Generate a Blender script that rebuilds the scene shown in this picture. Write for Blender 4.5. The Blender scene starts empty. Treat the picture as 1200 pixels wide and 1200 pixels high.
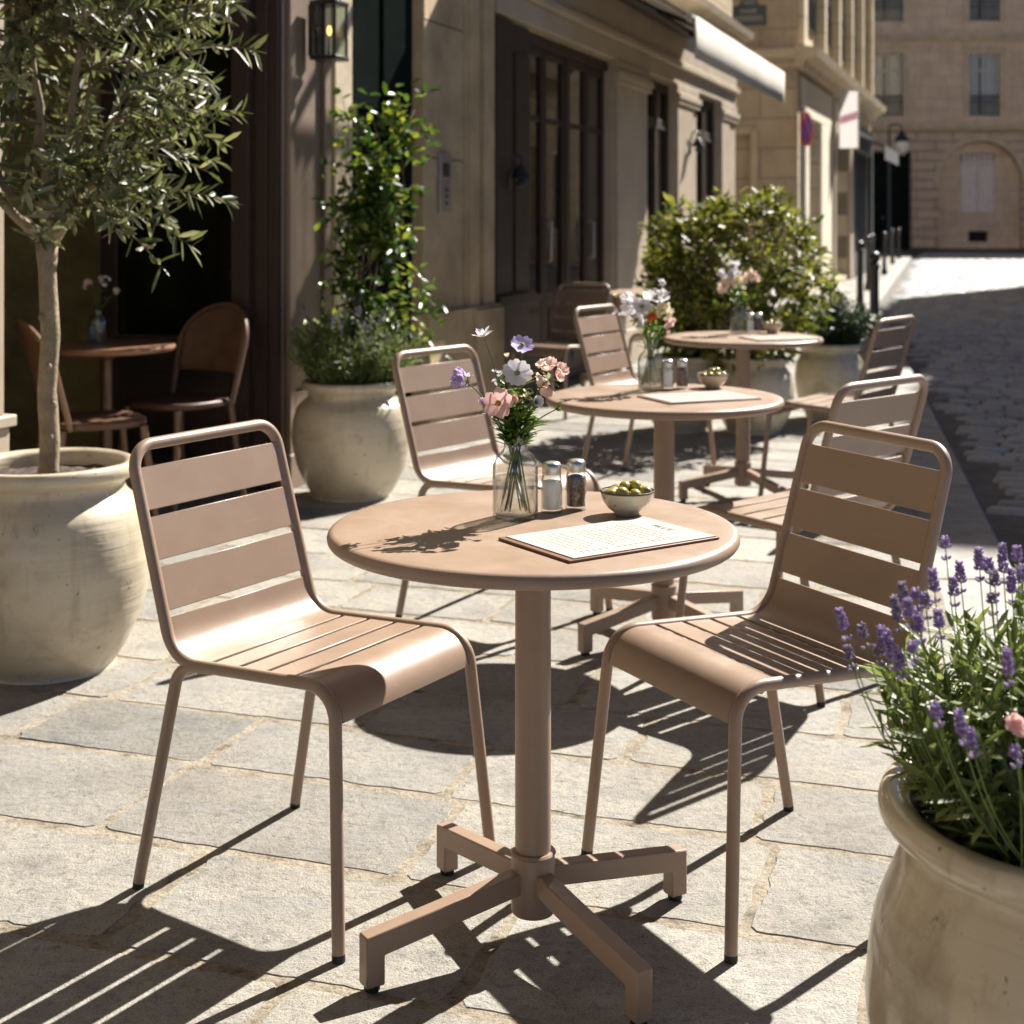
import bpy, math, random
from mathutils import Vector, Matrix, noise
R = math.radians
PI = math.pi
scene = bpy.context.scene
COL = scene.collection
rng = random.Random(7)

# ------------------------------------------------------------------ mesh helpers
def fillet(pts, radii, n=8):
    """polyline with rounded corners; radii for every point (ends ignored)"""
    out = [Vector(pts[0])]
    for i in range(1, len(pts) - 1):
        p, a, b = Vector(pts[i]), Vector(pts[i-1]), Vector(pts[i+1])
        r = radii[i]
        d1, d2 = (a - p).normalized(), (b - p).normalized()
        ang = d1.angle(d2)
        if r <= 0 or ang > PI - .01:
            out.append(p); continue
        tl = r / math.tan(ang / 2)
        c = p + (d1 + d2).normalized() * (r / math.sin(ang / 2))
        s, e = p + d1 * tl - c, p + d2 * tl - c
        tot = s.angle(e)
        for k in range(n + 1):
            t = k / n
            v = (s * math.sin((1 - t) * tot) + e * math.sin(t * tot)) / math.sin(tot)
            out.append(c + v)
    out.append(Vector(pts[-1]))
    return out

class MB:
    def __init__(self):
        self.v = []; self.f = []; self.c = None
    def add(self, vs, fs):
        o = len(self.v)
        self.v.extend([tuple(x) for x in vs])
        self.f.extend([tuple(i + o for i in q) for q in fs])
    def box(self, x0, x1, y0, y1, z0, z1):
        vs = [(x, y, z) for z in (z0, z1) for y in (y0, y1) for x in (x0, x1)]
        self.add(vs, [(0,2,3,1),(4,5,7,6),(0,1,5,4),(2,6,7,3),(0,4,6,2),(1,3,7,5)])
    def obox(self, c, sx, sy, sz, m=None):
        vs = [Vector((x*sx/2, y*sy/2, z*sz/2)) for z in (-1,1) for y in (-1,1) for x in (-1,1)]
        if m: vs = [m @ v for v in vs]
        vs = [v + Vector(c) for v in vs]
        self.add(vs, [(0,2,3,1),(4,5,7,6),(0,1,5,4),(2,6,7,3),(0,4,6,2),(1,3,7,5)])
    def tube(self, path, r, n=10, cap=True):
        P = [Vector(p) for p in path]
        m = len(P)
        rr = r if isinstance(r, (list, tuple)) else [r] * m
        T = []
        for i in range(m):
            t = P[min(i+1, m-1)] - P[max(i-1, 0)]
            T.append(t.normalized() if t.length > 1e-9 else Vector((0,0,1)))
        ref = Vector((0,0,1)) if abs(T[0].z) < .9 else Vector((1,0,0))
        N = T[0].cross(ref).normalized()
        vs = []
        for i in range(m):
            if i:
                q = T[i-1].rotation_difference(T[i]); N = (q @ N)
                N = (N - T[i] * N.dot(T[i])).normalized()
            B = T[i].cross(N)
            for k in range(n):
                a = 2 * PI * k / n
                vs.append(P[i] + (N * math.cos(a) + B * math.sin(a)) * rr[i])
        fs = []
        for i in range(m - 1):
            for k in range(n):
                fs.append((i*n+k, i*n+(k+1)%n, (i+1)*n+(k+1)%n, (i+1)*n+k))
        if cap:
            fs.append(tuple(range(n))[::-1]); fs.append(tuple(range((m-1)*n, m*n)))
        self.add(vs, fs)
    def lathe(self, prof, n=48, c=(0,0,0), sq=0.0):
        vs = []; m = len(prof)
        for (r, z) in prof:
            for k in range(n):
                a = 2 * PI * k / n
                vs.append((c[0] + r*math.cos(a), c[1] + r*math.sin(a), c[2] + z))
        fs = []
        for i in range(m - 1):
            for k in range(n):
                fs.append((i*n+k, i*n+(k+1)%n, (i+1)*n+(k+1)%n, (i+1)*n+k))
        if prof[0][0] > 1e-6: fs.append(tuple(range(n))[::-1])
        if prof[-1][0] > 1e-6: fs.append(tuple(range((m-1)*n, m*n)))
        self.add(vs, fs)
    def ball(self, c, rx, ry=None, rz=None, nu=10, nv=6, m=None):
        ry = rx if ry is None else ry; rz = rx if rz is None else rz
        vs = []
        for j in range(nv + 1):
            th = PI * j / nv
            for i in range(nu):
                a = 2 * PI * i / nu
                v = Vector((rx*math.sin(th)*math.cos(a), ry*math.sin(th)*math.sin(a), -rz*math.cos(th)))
                if m: v = m @ v
                vs.append(v + Vector(c))
        fs = [(j*nu+i, j*nu+(i+1)%nu, (j+1)*nu+(i+1)%nu, (j+1)*nu+i) for j in range(nv) for i in range(nu)]
        self.add(vs, fs)
    def prism(self, poly, axis, a0, a1):
        """2D polygon extruded along axis ('x': poly=(y,z), 'y': poly=(x,z), 'z': poly=(x,y))"""
        def P(q, a):
            return {'x': (a, q[0], q[1]), 'y': (q[0], a, q[1]), 'z': (q[0], q[1], a)}[axis]
        n = len(poly)
        vs = [P(q, a0) for q in poly] + [P(q, a1) for q in poly]
        fs = [(i, (i+1) % n, n+(i+1) % n, n+i) for i in range(n)]
        fs += [tuple(range(n))[::-1], tuple(range(n, 2*n))]
        self.add(vs, fs)
    def leaf(self, p, d, nrm, L, W, curl=.15, wide=.45):
        d = d.normalized(); s = d.cross(nrm)
        if s.length < 1e-4: s = d.orthogonal()
        s.normalize(); u = s.cross(d)
        b = p; t = p + d*L - u*L*curl
        m1 = p + d*L*wide*.6 - u*W*.12; m2 = p + d*L*(wide+.27) - u*(W*.12 + L*curl*.4)
        l1 = p + d*L*wide*.6 + s*W*.42 + u*W*.1; r1 = p + d*L*wide*.6 - s*W*.42 + u*W*.1
        l2 = p + d*L*(wide+.27) + s*W*.45 + u*(W*.1 - L*curl*.4); r2 = p + d*L*(wide+.27) - s*W*.45 + u*(W*.1 - L*curl*.4)
        self.add([b, l1, l2, t, r2, r1, m1, m2], [(0,6,1),(1,6,7,2),(2,7,3),(0,5,6),(5,4,7,6),(4,3,7)])
    def blade(self, p, d, nrm, L, W):
        d = d.normalized(); s = d.cross(nrm)
        if s.length < 1e-4: s = d.orthogonal()
        s.normalize(); u = s.cross(d)
        mid = p + d*L*.55
        self.add([p, mid + s*W*.5 + u*W*.15, p + d*L, mid - s*W*.5 + u*W*.15, mid], [(0,4,1),(1,4,2),(0,3,4),(3,2,4)])
    def build(self, name, m, parent=None, smooth=True, angle=38, bevel=0, seg=2, loc=None, rotz=0):
        me = bpy.data.meshes.new(name)
        me.from_pydata(self.v, [], self.f); me.update()
        me.materials.append(m)
        if self.c is not None:
            a = me.color_attributes.new('tone', 'FLOAT_COLOR', 'POINT')
            a.data.foreach_set('color', [x for t in self.c for x in (t, t, t, 1)])
        if smooth:
            me.polygons.foreach_set('use_smooth', [True] * len(me.polygons))
            if angle: me.set_sharp_from_angle(angle=R(angle))
        o = bpy.data.objects.new(name, me); COL.objects.link(o)
        if bevel:
            b = o.modifiers.new('bevel', 'BEVEL'); b.width = bevel; b.segments = seg
            b.limit_method = 'ANGLE'; b.angle_limit = R(40)
        if parent: o.parent = parent
        if loc: o.location = loc
        if rotz: o.rotation_euler = (0, 0, rotz)
        return o

def tag(o, label=None, cat=None, group=None, kind=None):
    if label: o['label'] = label
    if cat: o['category'] = cat
    if group: o['group'] = group
    if kind: o['kind'] = kind
    return o
def thing(name, label, cat, loc=(0,0,0), rotz=0, group=None):
    o = bpy.data.objects.new(name, None); COL.objects.link(o)
    o.location = loc; o.rotation_euler = (0, 0, rotz); o.empty_display_size = .1
    return tag(o, label, cat, group)
def copy_tree(o, parent=None):
    c = o.copy(); COL.objects.link(c)
    if parent: c.parent = parent
    for ch in list(o.children): copy_tree(ch, c)
    return c
def dup(root, loc, rotz, label, group=None):
    c = copy_tree(root); c.location = loc; c.rotation_euler = (0, 0, rotz); c['label'] = label
    if group: c['group'] = group
    return c

# ------------------------------------------------------------------ materials
def newmat(name):
    m = bpy.data.materials.new(name); m.use_nodes = True
    nt = m.node_tree; nt.nodes.clear()
    out = nt.nodes.new('ShaderNodeOutputMaterial')
    return m, nt, out
def N(nt, t, **kw):
    n = nt.nodes.new(t)
    for k, v in kw.items():
        if k.startswith('in_'):
            n.inputs[k[3:].replace('_', ' ')].default_value = v
        else: setattr(n, k, v)
    return n
def ramp(nt, stops, fac):
    n = nt.nodes.new('ShaderNodeValToRGB'); e = n.color_ramp.elements
    while len(e) < len(stops): e.new(.5)
    for el, (p, c) in zip(e, stops):
        el.position = p; el.color = (*c, 1) if len(c) == 3 else c
    nt.links.new(fac, n.inputs[0]); return n.outputs[0]
def mixc(nt, fac, a, b, mode='MIX'):
    n = nt.nodes.new('ShaderNodeMix'); n.data_type = 'RGBA'; n.blend_type = mode
    for i, x in ((0, fac), (6, a), (7, b)):
        if isinstance(x, (int, float)): n.inputs[i].default_value = x
        elif isinstance(x, tuple): n.inputs[i].default_value = (*x, 1)
        else: nt.links.new(x, n.inputs[i])
    return n.outputs[2]
def nz(nt, vec, scale, detail=4, rough=.55):
    n = N(nt, 'ShaderNodeTexNoise', in_Scale=scale, in_Detail=detail, in_Roughness=rough)
    if vec is not None: nt.links.new(vec, n.inputs['Vector'])
    return n.outputs['Fac']
def objco(nt):
    return nt.nodes.new('ShaderNodeTexCoord').outputs['Object']
def bump(nt, h, strength, dist):
    b = N(nt, 'ShaderNodeBump'); b.inputs['Strength'].default_value = strength; b.inputs['Distance'].default_value = dist
    nt.links.new(h, b.inputs['Height']); return b.outputs['Normal']
def sc(c, k): return tuple(x * k for x in c)

def paint(name, col, rough=.45, var=.12, scale=3, bs=400, bd=.0003, coat=0, metallic=0, spec=.5):
    """painted or plain surface with slight wear in tone, gloss and relief"""
    m, nt, out = newmat(name); b = N(nt, 'ShaderNodeBsdfPrincipled'); co = objco(nt)
    c = ramp(nt, [(.3, sc(col, 1 - var)), (.7, sc(col, 1 + var))], nz(nt, co, scale, 6, .65))
    nt.links.new(c, b.inputs['Base Color'])
    rg = N(nt, 'ShaderNodeMapRange'); rg.inputs['To Min'].default_value = max(0, rough - .1); rg.inputs['To Max'].default_value = rough + .1
    nt.links.new(nz(nt, co, scale * 4, 5), rg.inputs['Value']); nt.links.new(rg.outputs[0], b.inputs['Roughness'])
    b.inputs['Metallic'].default_value = metallic; b.inputs['Coat Weight'].default_value = coat
    b.inputs['Specular IOR Level'].default_value = spec
    if bd: nt.links.new(bump(nt, nz(nt, co, bs, 2), .5, bd), b.inputs['Normal'])
    nt.links.new(b.outputs[0], out.inputs[0]); return m

def leafmat(name, cols, rough=.45, trans=.3, spec=.5, tint=(1.25, 1.3, .75)):
    m, nt, out = newmat(name); b = N(nt, 'ShaderNodeBsdfPrincipled')
    g = nt.nodes.new('ShaderNodeNewGeometry')
    k = len(cols)
    c = ramp(nt, [(i / max(1, k - 1), cc) for i, cc in enumerate(cols)], g.outputs['Random Per Island'])
    nt.links.new(c, b.inputs['Base Color']); b.inputs['Roughness'].default_value = rough
    b.inputs['Specular IOR Level'].default_value = spec
    t = N(nt, 'ShaderNodeBsdfTranslucent'); nt.links.new(mixc(nt, 1.0, c, tint, 'MULTIPLY'), t.inputs[0])
    ms = nt.nodes.new('ShaderNodeMixShader'); ms.inputs[0].default_value = trans
    nt.links.new(b.outputs[0], ms.inputs[1]); nt.links.new(t.outputs[0], ms.inputs[2]); nt.links.new(ms.outputs[0], out.inputs[0])
    return m

def glassmat(name, tint=(.95, .97, .96), rough=.0, ior=1.45, refl=1.0, edge=1.0):
    m, nt, out = newmat(name)
    tr = N(nt, 'ShaderNodeBsdfTransparent')
    lw0 = N(nt, 'ShaderNodeLayerWeight'); lw0.inputs[0].default_value = .5
    nt.links.new(ramp(nt, [(.0, tint), (.55, tint), (1.0, sc(tint, edge))], lw0.outputs['Facing']), tr.inputs[0])
    gl = N(nt, 'ShaderNodeBsdfGlossy'); gl.inputs['Roughness'].default_value = rough
    lw = N(nt, 'ShaderNodeLayerWeight'); lw.inputs[0].default_value = .5
    f0 = ((ior-1)/(ior+1))**2
    pw = N(nt, 'ShaderNodeMath', operation='POWER'); pw.inputs[1].default_value = 5; nt.links.new(lw.outputs['Facing'], pw.inputs[0])
    mu = N(nt, 'ShaderNodeMath', operation='MULTIPLY_ADD', use_clamp=True); mu.inputs[1].default_value = (1-f0)*refl; mu.inputs[2].default_value = f0*refl
    nt.links.new(pw.outputs[0], mu.inputs[0])
    ms = nt.nodes.new('ShaderNodeMixShader'); nt.links.new(mu.outputs[0], ms.inputs[0])
    nt.links.new(tr.outputs[0], ms.inputs[1]); nt.links.new(gl.outputs[0], ms.inputs[2]); nt.links.new(ms.outputs[0], out.inputs[0])
    return m

def stonewall(name, col, axis='y', bw=1.1, bh=.42, mortar=.01, var=.16, depth=.01):
    """ashlar: courses of blocks in the wall's own plane, weathered"""
    m, nt, out = newmat(name); b = N(nt, 'ShaderNodeBsdfPrincipled'); co = objco(nt)
    sp = nt.nodes.new('ShaderNodeSeparateXYZ'); nt.links.new(co, sp.inputs[0])
    cb = nt.nodes.new('ShaderNodeCombineXYZ')
    nt.links.new(sp.outputs['XYZ'.index(axis.upper())], cb.inputs[0]); nt.links.new(sp.outputs[2], cb.inputs[1])
    br = N(nt, 'ShaderNodeTexBrick', in_Scale=1.0, in_Mortar_Size=mortar, in_Brick_Width=bw, in_Row_Height=bh, in_Mortar_Smooth=.4, in_Bias=.0)
    br.inputs['Color1'].default_value = (.35, .35, .35, 1); br.inputs['Color2'].default_value = (.65, .65, .65, 1); br.inputs['Mortar'].default_value = (.1, .1, .1, 1)
    nt.links.new(cb.outputs[0], br.inputs['Vector'])
    mm = nt.nodes.new('ShaderNodeMapRange'); mm.inputs['To Min'].default_value = 1 - var; mm.inputs['To Max'].default_value = 1 + var
    nt.links.new(br.outputs['Color'], mm.inputs[0])
    c = ramp(nt, [(.25, sc(col, .72)), (.55, col), (.8, sc(col, 1.15))], nz(nt, co, 1.3, 9, .68))
    c = mixc(nt, 1.0, c, mm.outputs[0], 'MULTIPLY')
    st = N(nt, 'ShaderNodeMapping'); st.inputs['Scale'].default_value = (5, 5, .35); nt.links.new(co, st.inputs[0])
    dirt = ramp(nt, [(.5, (0, 0, 0)), (.75, (1, 1, 1))], nz(nt, st.outputs[0], 1.5, 6, .6))
    md = N(nt, 'ShaderNodeMath', operation='MULTIPLY'); md.inputs[1].default_value = .35; nt.links.new(dirt, md.inputs[0])
    c = mixc(nt, md.outputs[0], c, sc(col, .45))
    c = mixc(nt, br.outputs['Fac'], c, sc(col, .42))
    nt.links.new(c, b.inputs['Base Color']); b.inputs['Roughness'].default_value = .85; b.inputs['Specular IOR Level'].default_value = .25
    hh = N(nt, 'ShaderNodeMath', operation='SUBTRACT'); nt.links.new(nz(nt, co, 30, 6), hh.inputs[0]); nt.links.new(br.outputs['Fac'], hh.inputs[1])
    nt.links.new(bump(nt, hh.outputs[0], .7, depth), b.inputs['Normal'])
    nt.links.new(b.outputs[0], out.inputs[0]); return m

def flagstone():
    m, nt, out = newmat('flagstone'); b = N(nt, 'ShaderNodeBsdfPrincipled'); co = objco(nt)
    at = N(nt, 'ShaderNodeAttribute', attribute_name='tone')
    base = ramp(nt, [(0, (.215, .205, .188)), (.3, (.295, .278, .247)), (.62, (.345, .322, .28)), (1, (.385, .363, .322))], at.outputs['Fac'])
    n1 = nz(nt, co, 5, 10, .7); n2 = nz(nt, co, 42, 8, .72); n3 = nz(nt, co, 240, 4, .6)
    c = mixc(nt, 1.0, base, ramp(nt, [(.28, (.60, .60, .62)), (.5, (1, 1, 1)), (.75, (1.16, 1.13, 1.06))], n1), 'MULTIPLY')
    c = mixc(nt, 1.0, c, ramp(nt, [(.3, (.55, .54, .53)), (.48, (1, 1, 1)), (.72, (1.12, 1.11, 1.09))], n2), 'MULTIPLY')
    c = mixc(nt, .85, c, ramp(nt, [(.34, (.35, .44, .43)), (.48, (1, 1, 1)), (1, (1.1, 1.1, 1.1))], n3), 'MULTIPLY')
    # little chips and hairline cracks in the stone
    wp = N(nt, 'ShaderNodeTexNoise', in_Scale=9.0, in_Detail=4.0); nt.links.new(co, wp.inputs['Vector'])
    wv = mixc(nt, .22, co, wp.outputs['Color'])
    vo = N(nt, 'ShaderNodeTexVoronoi', feature='DISTANCE_TO_EDGE', in_Scale=4.2); nt.links.new(wv, vo.inputs['Vector'])
    cr = ramp(nt, [(0, (1, 1, 1)), (.012, (0, 0, 0))], vo.outputs['Distance'])
    gate = ramp(nt, [(.62, (0, 0, 0)), (.78, (.8, .8, .8))], nz(nt, co, 3.1, 3))
    ck = N(nt, 'ShaderNodeMath', operation='MULTIPLY'); nt.links.new(cr, ck.inputs[0]); nt.links.new(gate, ck.inputs[1]); ck.use_clamp = True
    stm = N(nt, 'ShaderNodeMapping'); stm.inputs['Scale'].default_value = (1, 2.6, 1); stm.inputs['Rotation'].default_value = (0, 0, .5); nt.links.new(co, stm.inputs[0])
    pit = ramp(nt, [(.655, (0, 0, 0)), (.70, (1, 1, 1))], nz(nt, stm.outputs[0], 26, 5, .66))
    pm = N(nt, 'ShaderNodeMath', operation='MAXIMUM'); nt.links.new(ck.outputs[0], pm.inputs[0]); nt.links.new(pit, pm.inputs[1])
    fm = N(nt, 'ShaderNodeMath', operation='MULTIPLY'); fm.inputs[1].default_value = .5; nt.links.new(pm.outputs[0], fm.inputs[0])
    c = mixc(nt, fm.outputs[0], c, (.11, .095, .075))
    stn = ramp(nt, [(.46, (0, 0, 0)), (.72, (.5, .5, .5))], nz(nt, co, 1.7, 7, .62))
    c = mixc(nt, stn, c, (.235, .20, .15))
    gry = ramp(nt, [(.5, (0, 0, 0)), (.66, (.6, .6, .6))], nz(nt, stm.outputs[0], 3.3, 8, .7))
    c = mixc(nt, gry, c, (.25, .245, .235))
    nt.links.new(c, b.inputs['Base Color'])
    b.inputs['Roughness'].default_value = .82; b.inputs['Specular IOR Level'].default_value = .3
    h = N(nt, 'ShaderNodeMath', operation='MULTIPLY_ADD'); h.inputs[1].default_value = .6
    nt.links.new(n2, h.inputs[0]); nt.links.new(n1, h.inputs[2])
    h1 = N(nt, 'ShaderNodeMath', operation='MULTIPLY_ADD'); h1.inputs[1].default_value = .13; nt.links.new(n3, h1.inputs[0]); nt.links.new(h.outputs[0], h1.inputs[2])
    h2 = N(nt, 'ShaderNodeMath', operation='MULTIPLY_ADD'); h2.inputs[1].default_value = -.4; nt.links.new(pm.outputs[0], h2.inputs[0]); nt.links.new(h1.outputs[0], h2.inputs[2])
    nt.links.new(bump(nt, h2.outputs[0], 1.0, .012), b.inputs['Normal'])
    nt.links.new(b.outputs[0], out.inputs[0]); return m

def mortar():
    m, nt, out = newmat('mortar'); b = N(nt, 'ShaderNodeBsdfPrincipled'); co = objco(nt)
    c = ramp(nt, [(.32, (.10, .085, .06)), (.43, (.26, .225, .17)), (.55, (.345, .30, .235)), (.72, (.41, .365, .295))], nz(nt, co, 14, 8, .7))
    c = mixc(nt, .6, c, ramp(nt, [(.35, (.5, .48, .44)), (.5, (1, 1, 1))], nz(nt, co, 130, 4)), 'MULTIPLY')
    nt.links.new(c, b.inputs['Base Color']); b.inputs['Roughness'].default_value = .95; b.inputs['Specular IOR Level'].default_value = .15
    nt.links.new(bump(nt, nz(nt, co, 70, 6, .7), 1, .008), b.inputs['Normal'])
    nt.links.new(b.outputs[0], out.inputs[0]); return m

def settmat():
    m, nt, out = newmat('granite_sett'); b = N(nt, 'ShaderNodeBsdfPrincipled'); co = objco(nt)
    at = N(nt, 'ShaderNodeAttribute', attribute_name='tone')
    c = ramp(nt, [(0, (.19, .192, .205)), (.5, (.275, .275, .283)), (1, (.36, .355, .345))], at.outputs['Fac'])
    c = mixc(nt, 1.0, c, ramp(nt, [(.3, (.7, .7, .7)), (.7, (1.25, 1.25, 1.25))], nz(nt, co, 40, 6, .7)), 'MULTIPLY')
    nt.links.new(c, b.inputs['Base Color']); b.inputs['Roughness'].default_value = .6; b.inputs['Specular IOR Level'].default_value = .4
    nt.links.new(bump(nt, nz(nt, co, 90, 5, .7), .6, .004), b.inputs['Normal'])
    nt.links.new(b.outputs[0], out.inputs[0]); return m

def ceramic(name, col, dark, stain, rough=.28, coat=.35):
    m, nt, out = newmat(name); b = N(nt, 'ShaderNodeBsdfPrincipled'); co = objco(nt)
    c = ramp(nt, [(.28, dark), (.46, col), (.7, sc(col, 1.12))], nz(nt, co, 3.2, 8, .62))
    ad = N(nt, 'ShaderNodeMapping'); ad.inputs['Scale'].default_value = (3, 3, 7); nt.links.new(co, ad.inputs[0])
    s = ramp(nt, [(.55, (0, 0, 0)), (.72, (1, 1, 1))], nz(nt, ad.outputs[0], 1.2, 7, .6))
    sm = N(nt, 'ShaderNodeMath', operation='MULTIPLY'); sm.inputs[1].default_value = .5; nt.links.new(s, sm.inputs[0])
    c = mixc(nt, sm.outputs[0], c, stain)
    dr = N(nt, 'ShaderNodeMapping'); dr.inputs['Scale'].default_value = (11, 11, 1.1); nt.links.new(co, dr.inputs[0])
    d1 = ramp(nt, [(.56, (0, 0, 0)), (.70, (.55, .55, .55))], nz(nt, dr.outputs[0], 1.6, 5, .6))
    c = mixc(nt, d1, c, sc(dark, .8))
    d2 = ramp(nt, [(.60, (0, 0, 0)), (.66, (.5, .5, .5))], nz(nt, co, 11, 9, .72))
    c = mixc(nt, d2, c, stain)
    d3 = ramp(nt, [(.60, (0, 0, 0)), (.68, (.45, .45, .45))], nz(nt, ad.outputs[0], 2.7, 9, .7))
    c = mixc(nt, d3, c, sc(col, 1.35))
    sp = ramp(nt, [(.70, (0, 0, 0)), (.74, (1, 1, 1))], nz(nt, co, 48, 2, .5))
    sm2 = N(nt, 'ShaderNodeMath', operation='MULTIPLY'); sm2.inputs[1].default_value = .75; nt.links.new(sp, sm2.inputs[0])
    c = mixc(nt, sm2.outputs[0], c, (.12, .08, .045))
    nt.links.new(c, b.inputs['Base Color'])
    rr = N(nt, 'ShaderNodeMapRange'); rr.inputs['To Min'].default_value = rough - .1; rr.inputs['To Max'].default_value = rough + .25
    nt.links.new(nz(nt, co, 6, 6), rr.inputs[0]); nt.links.new(rr.outputs[0], b.inputs['Roughness'])
    b.inputs['Coat Weight'].default_value = coat; b.inputs['Coat Roughness'].default_value = .12
    rg = N(nt, 'ShaderNodeMapping'); rg.inputs['Scale'].default_value = (1.5, 1.5, 26); nt.links.new(co, rg.inputs[0])
    hh = N(nt, 'ShaderNodeMath', operation='ADD'); nt.links.new(nz(nt, rg.outputs[0], 1, 4), hh.inputs[0]); nt.links.new(nz(nt, co, 5, 4), hh.inputs[1])
    nt.links.new(bump(nt, hh.outputs[0], .5, .010), b.inputs['Normal'])
    nt.links.new(b.outputs[0], out.inputs[0]); return m

def emit(name, col, st):
    m, nt, out = newmat(name); e = N(nt, 'ShaderNodeEmission'); e.inputs[0].default_value = (*col, 1); e.inputs[1].default_value = st
    nt.links.new(e.outputs[0], out.inputs[0]); return m

def flecks(name, cols, scale=350, rough=.8):
    m, nt, out = newmat(name); b = N(nt, 'ShaderNodeBsdfPrincipled'); co = objco(nt)
    v = N(nt, 'ShaderNodeTexVoronoi', in_Scale=scale); nt.links.new(co, v.inputs['Vector'])
    sp = nt.nodes.new('ShaderNodeSeparateColor'); nt.links.new(v.outputs['Color'], sp.inputs[0])
    k = len(cols)
    nt.links.new(ramp(nt, [(i/(k-1), c) for i, c in enumerate(cols)], sp.outputs[0]), b.inputs['Base Color'])
    b.inputs['Roughness'].default_value = rough
    nt.links.new(bump(nt, v.outputs['Distance'], .8, .002), b.inputs['Normal'])
    nt.links.new(b.outputs[0], out.inputs[0]); return m

def watermat():
    m, nt, out = newmat('vase_water')
    b = N(nt, 'ShaderNodeBsdfGlass'); b.inputs['IOR'].default_value = 1.2; b.inputs['Color'].default_value = (.97, .985, .97, 1)
    tr = N(nt, 'ShaderNodeBsdfTransparent'); tr.inputs[0].default_value = (.96, .97, .95, 1)
    ms = nt.nodes.new('ShaderNodeMixShader'); ms.inputs[0].default_value = .3
    nt.links.new(tr.outputs[0], ms.inputs[1]); nt.links.new(b.outputs[0], ms.inputs[2])
    nt.links.new(ms.outputs[0], out.inputs[0]); return m

def metal_coat(name, col):
    """satin powder coat with dust, rubbed patches and fine orange peel"""
    m, nt, out = newmat(name); b = N(nt, 'ShaderNodeBsdfPrincipled'); co = objco(nt)
    c = ramp(nt, [(.3, sc(col, .93)), (.7, sc(col, 1.06))], nz(nt, co, 2.5, 7, .65))
    dust = ramp(nt, [(.50, (0, 0, 0)), (.74, (.16, .16, .16))], nz(nt, co, 7, 9, .72))
    c = mixc(nt, dust, c, (.40, .33, .26))
    spk = ramp(nt, [(.70, (0, 0, 0)), (.76, (.4, .4, .4))], nz(nt, co, 170, 2, .5))
    c = mixc(nt, spk, c, sc(col, .62))
    st = N(nt, 'ShaderNodeMapping'); st.inputs['Scale'].default_value = (4, 60, 60); nt.links.new(co, st.inputs[0])
    scr = ramp(nt, [(.69, (0, 0, 0)), (.73, (.35, .35, .35))], nz(nt, st.outputs[0], 3, 3, .5))
    c = mixc(nt, scr, c, sc(col, 1.35))
    nt.links.new(c, b.inputs['Base Color'])
    rg = N(nt, 'ShaderNodeMapRange'); rg.inputs['From Min'].default_value = .3; rg.inputs['From Max'].default_value = .7; rg.inputs['To Min'].default_value = .29; rg.inputs['To Max'].default_value = .52
    nt.links.new(nz(nt, co, 9, 8, .7), rg.inputs['Value']); nt.links.new(rg.outputs[0], b.inputs['Roughness'])
    nt.links.new(bump(nt, nz(nt, co, 700, 2), .5, .0004), b.inputs['Normal'])
    nt.links.new(b.outputs[0], out.inputs[0]); return m
TAUPE = (.285, .197, .139)
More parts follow.
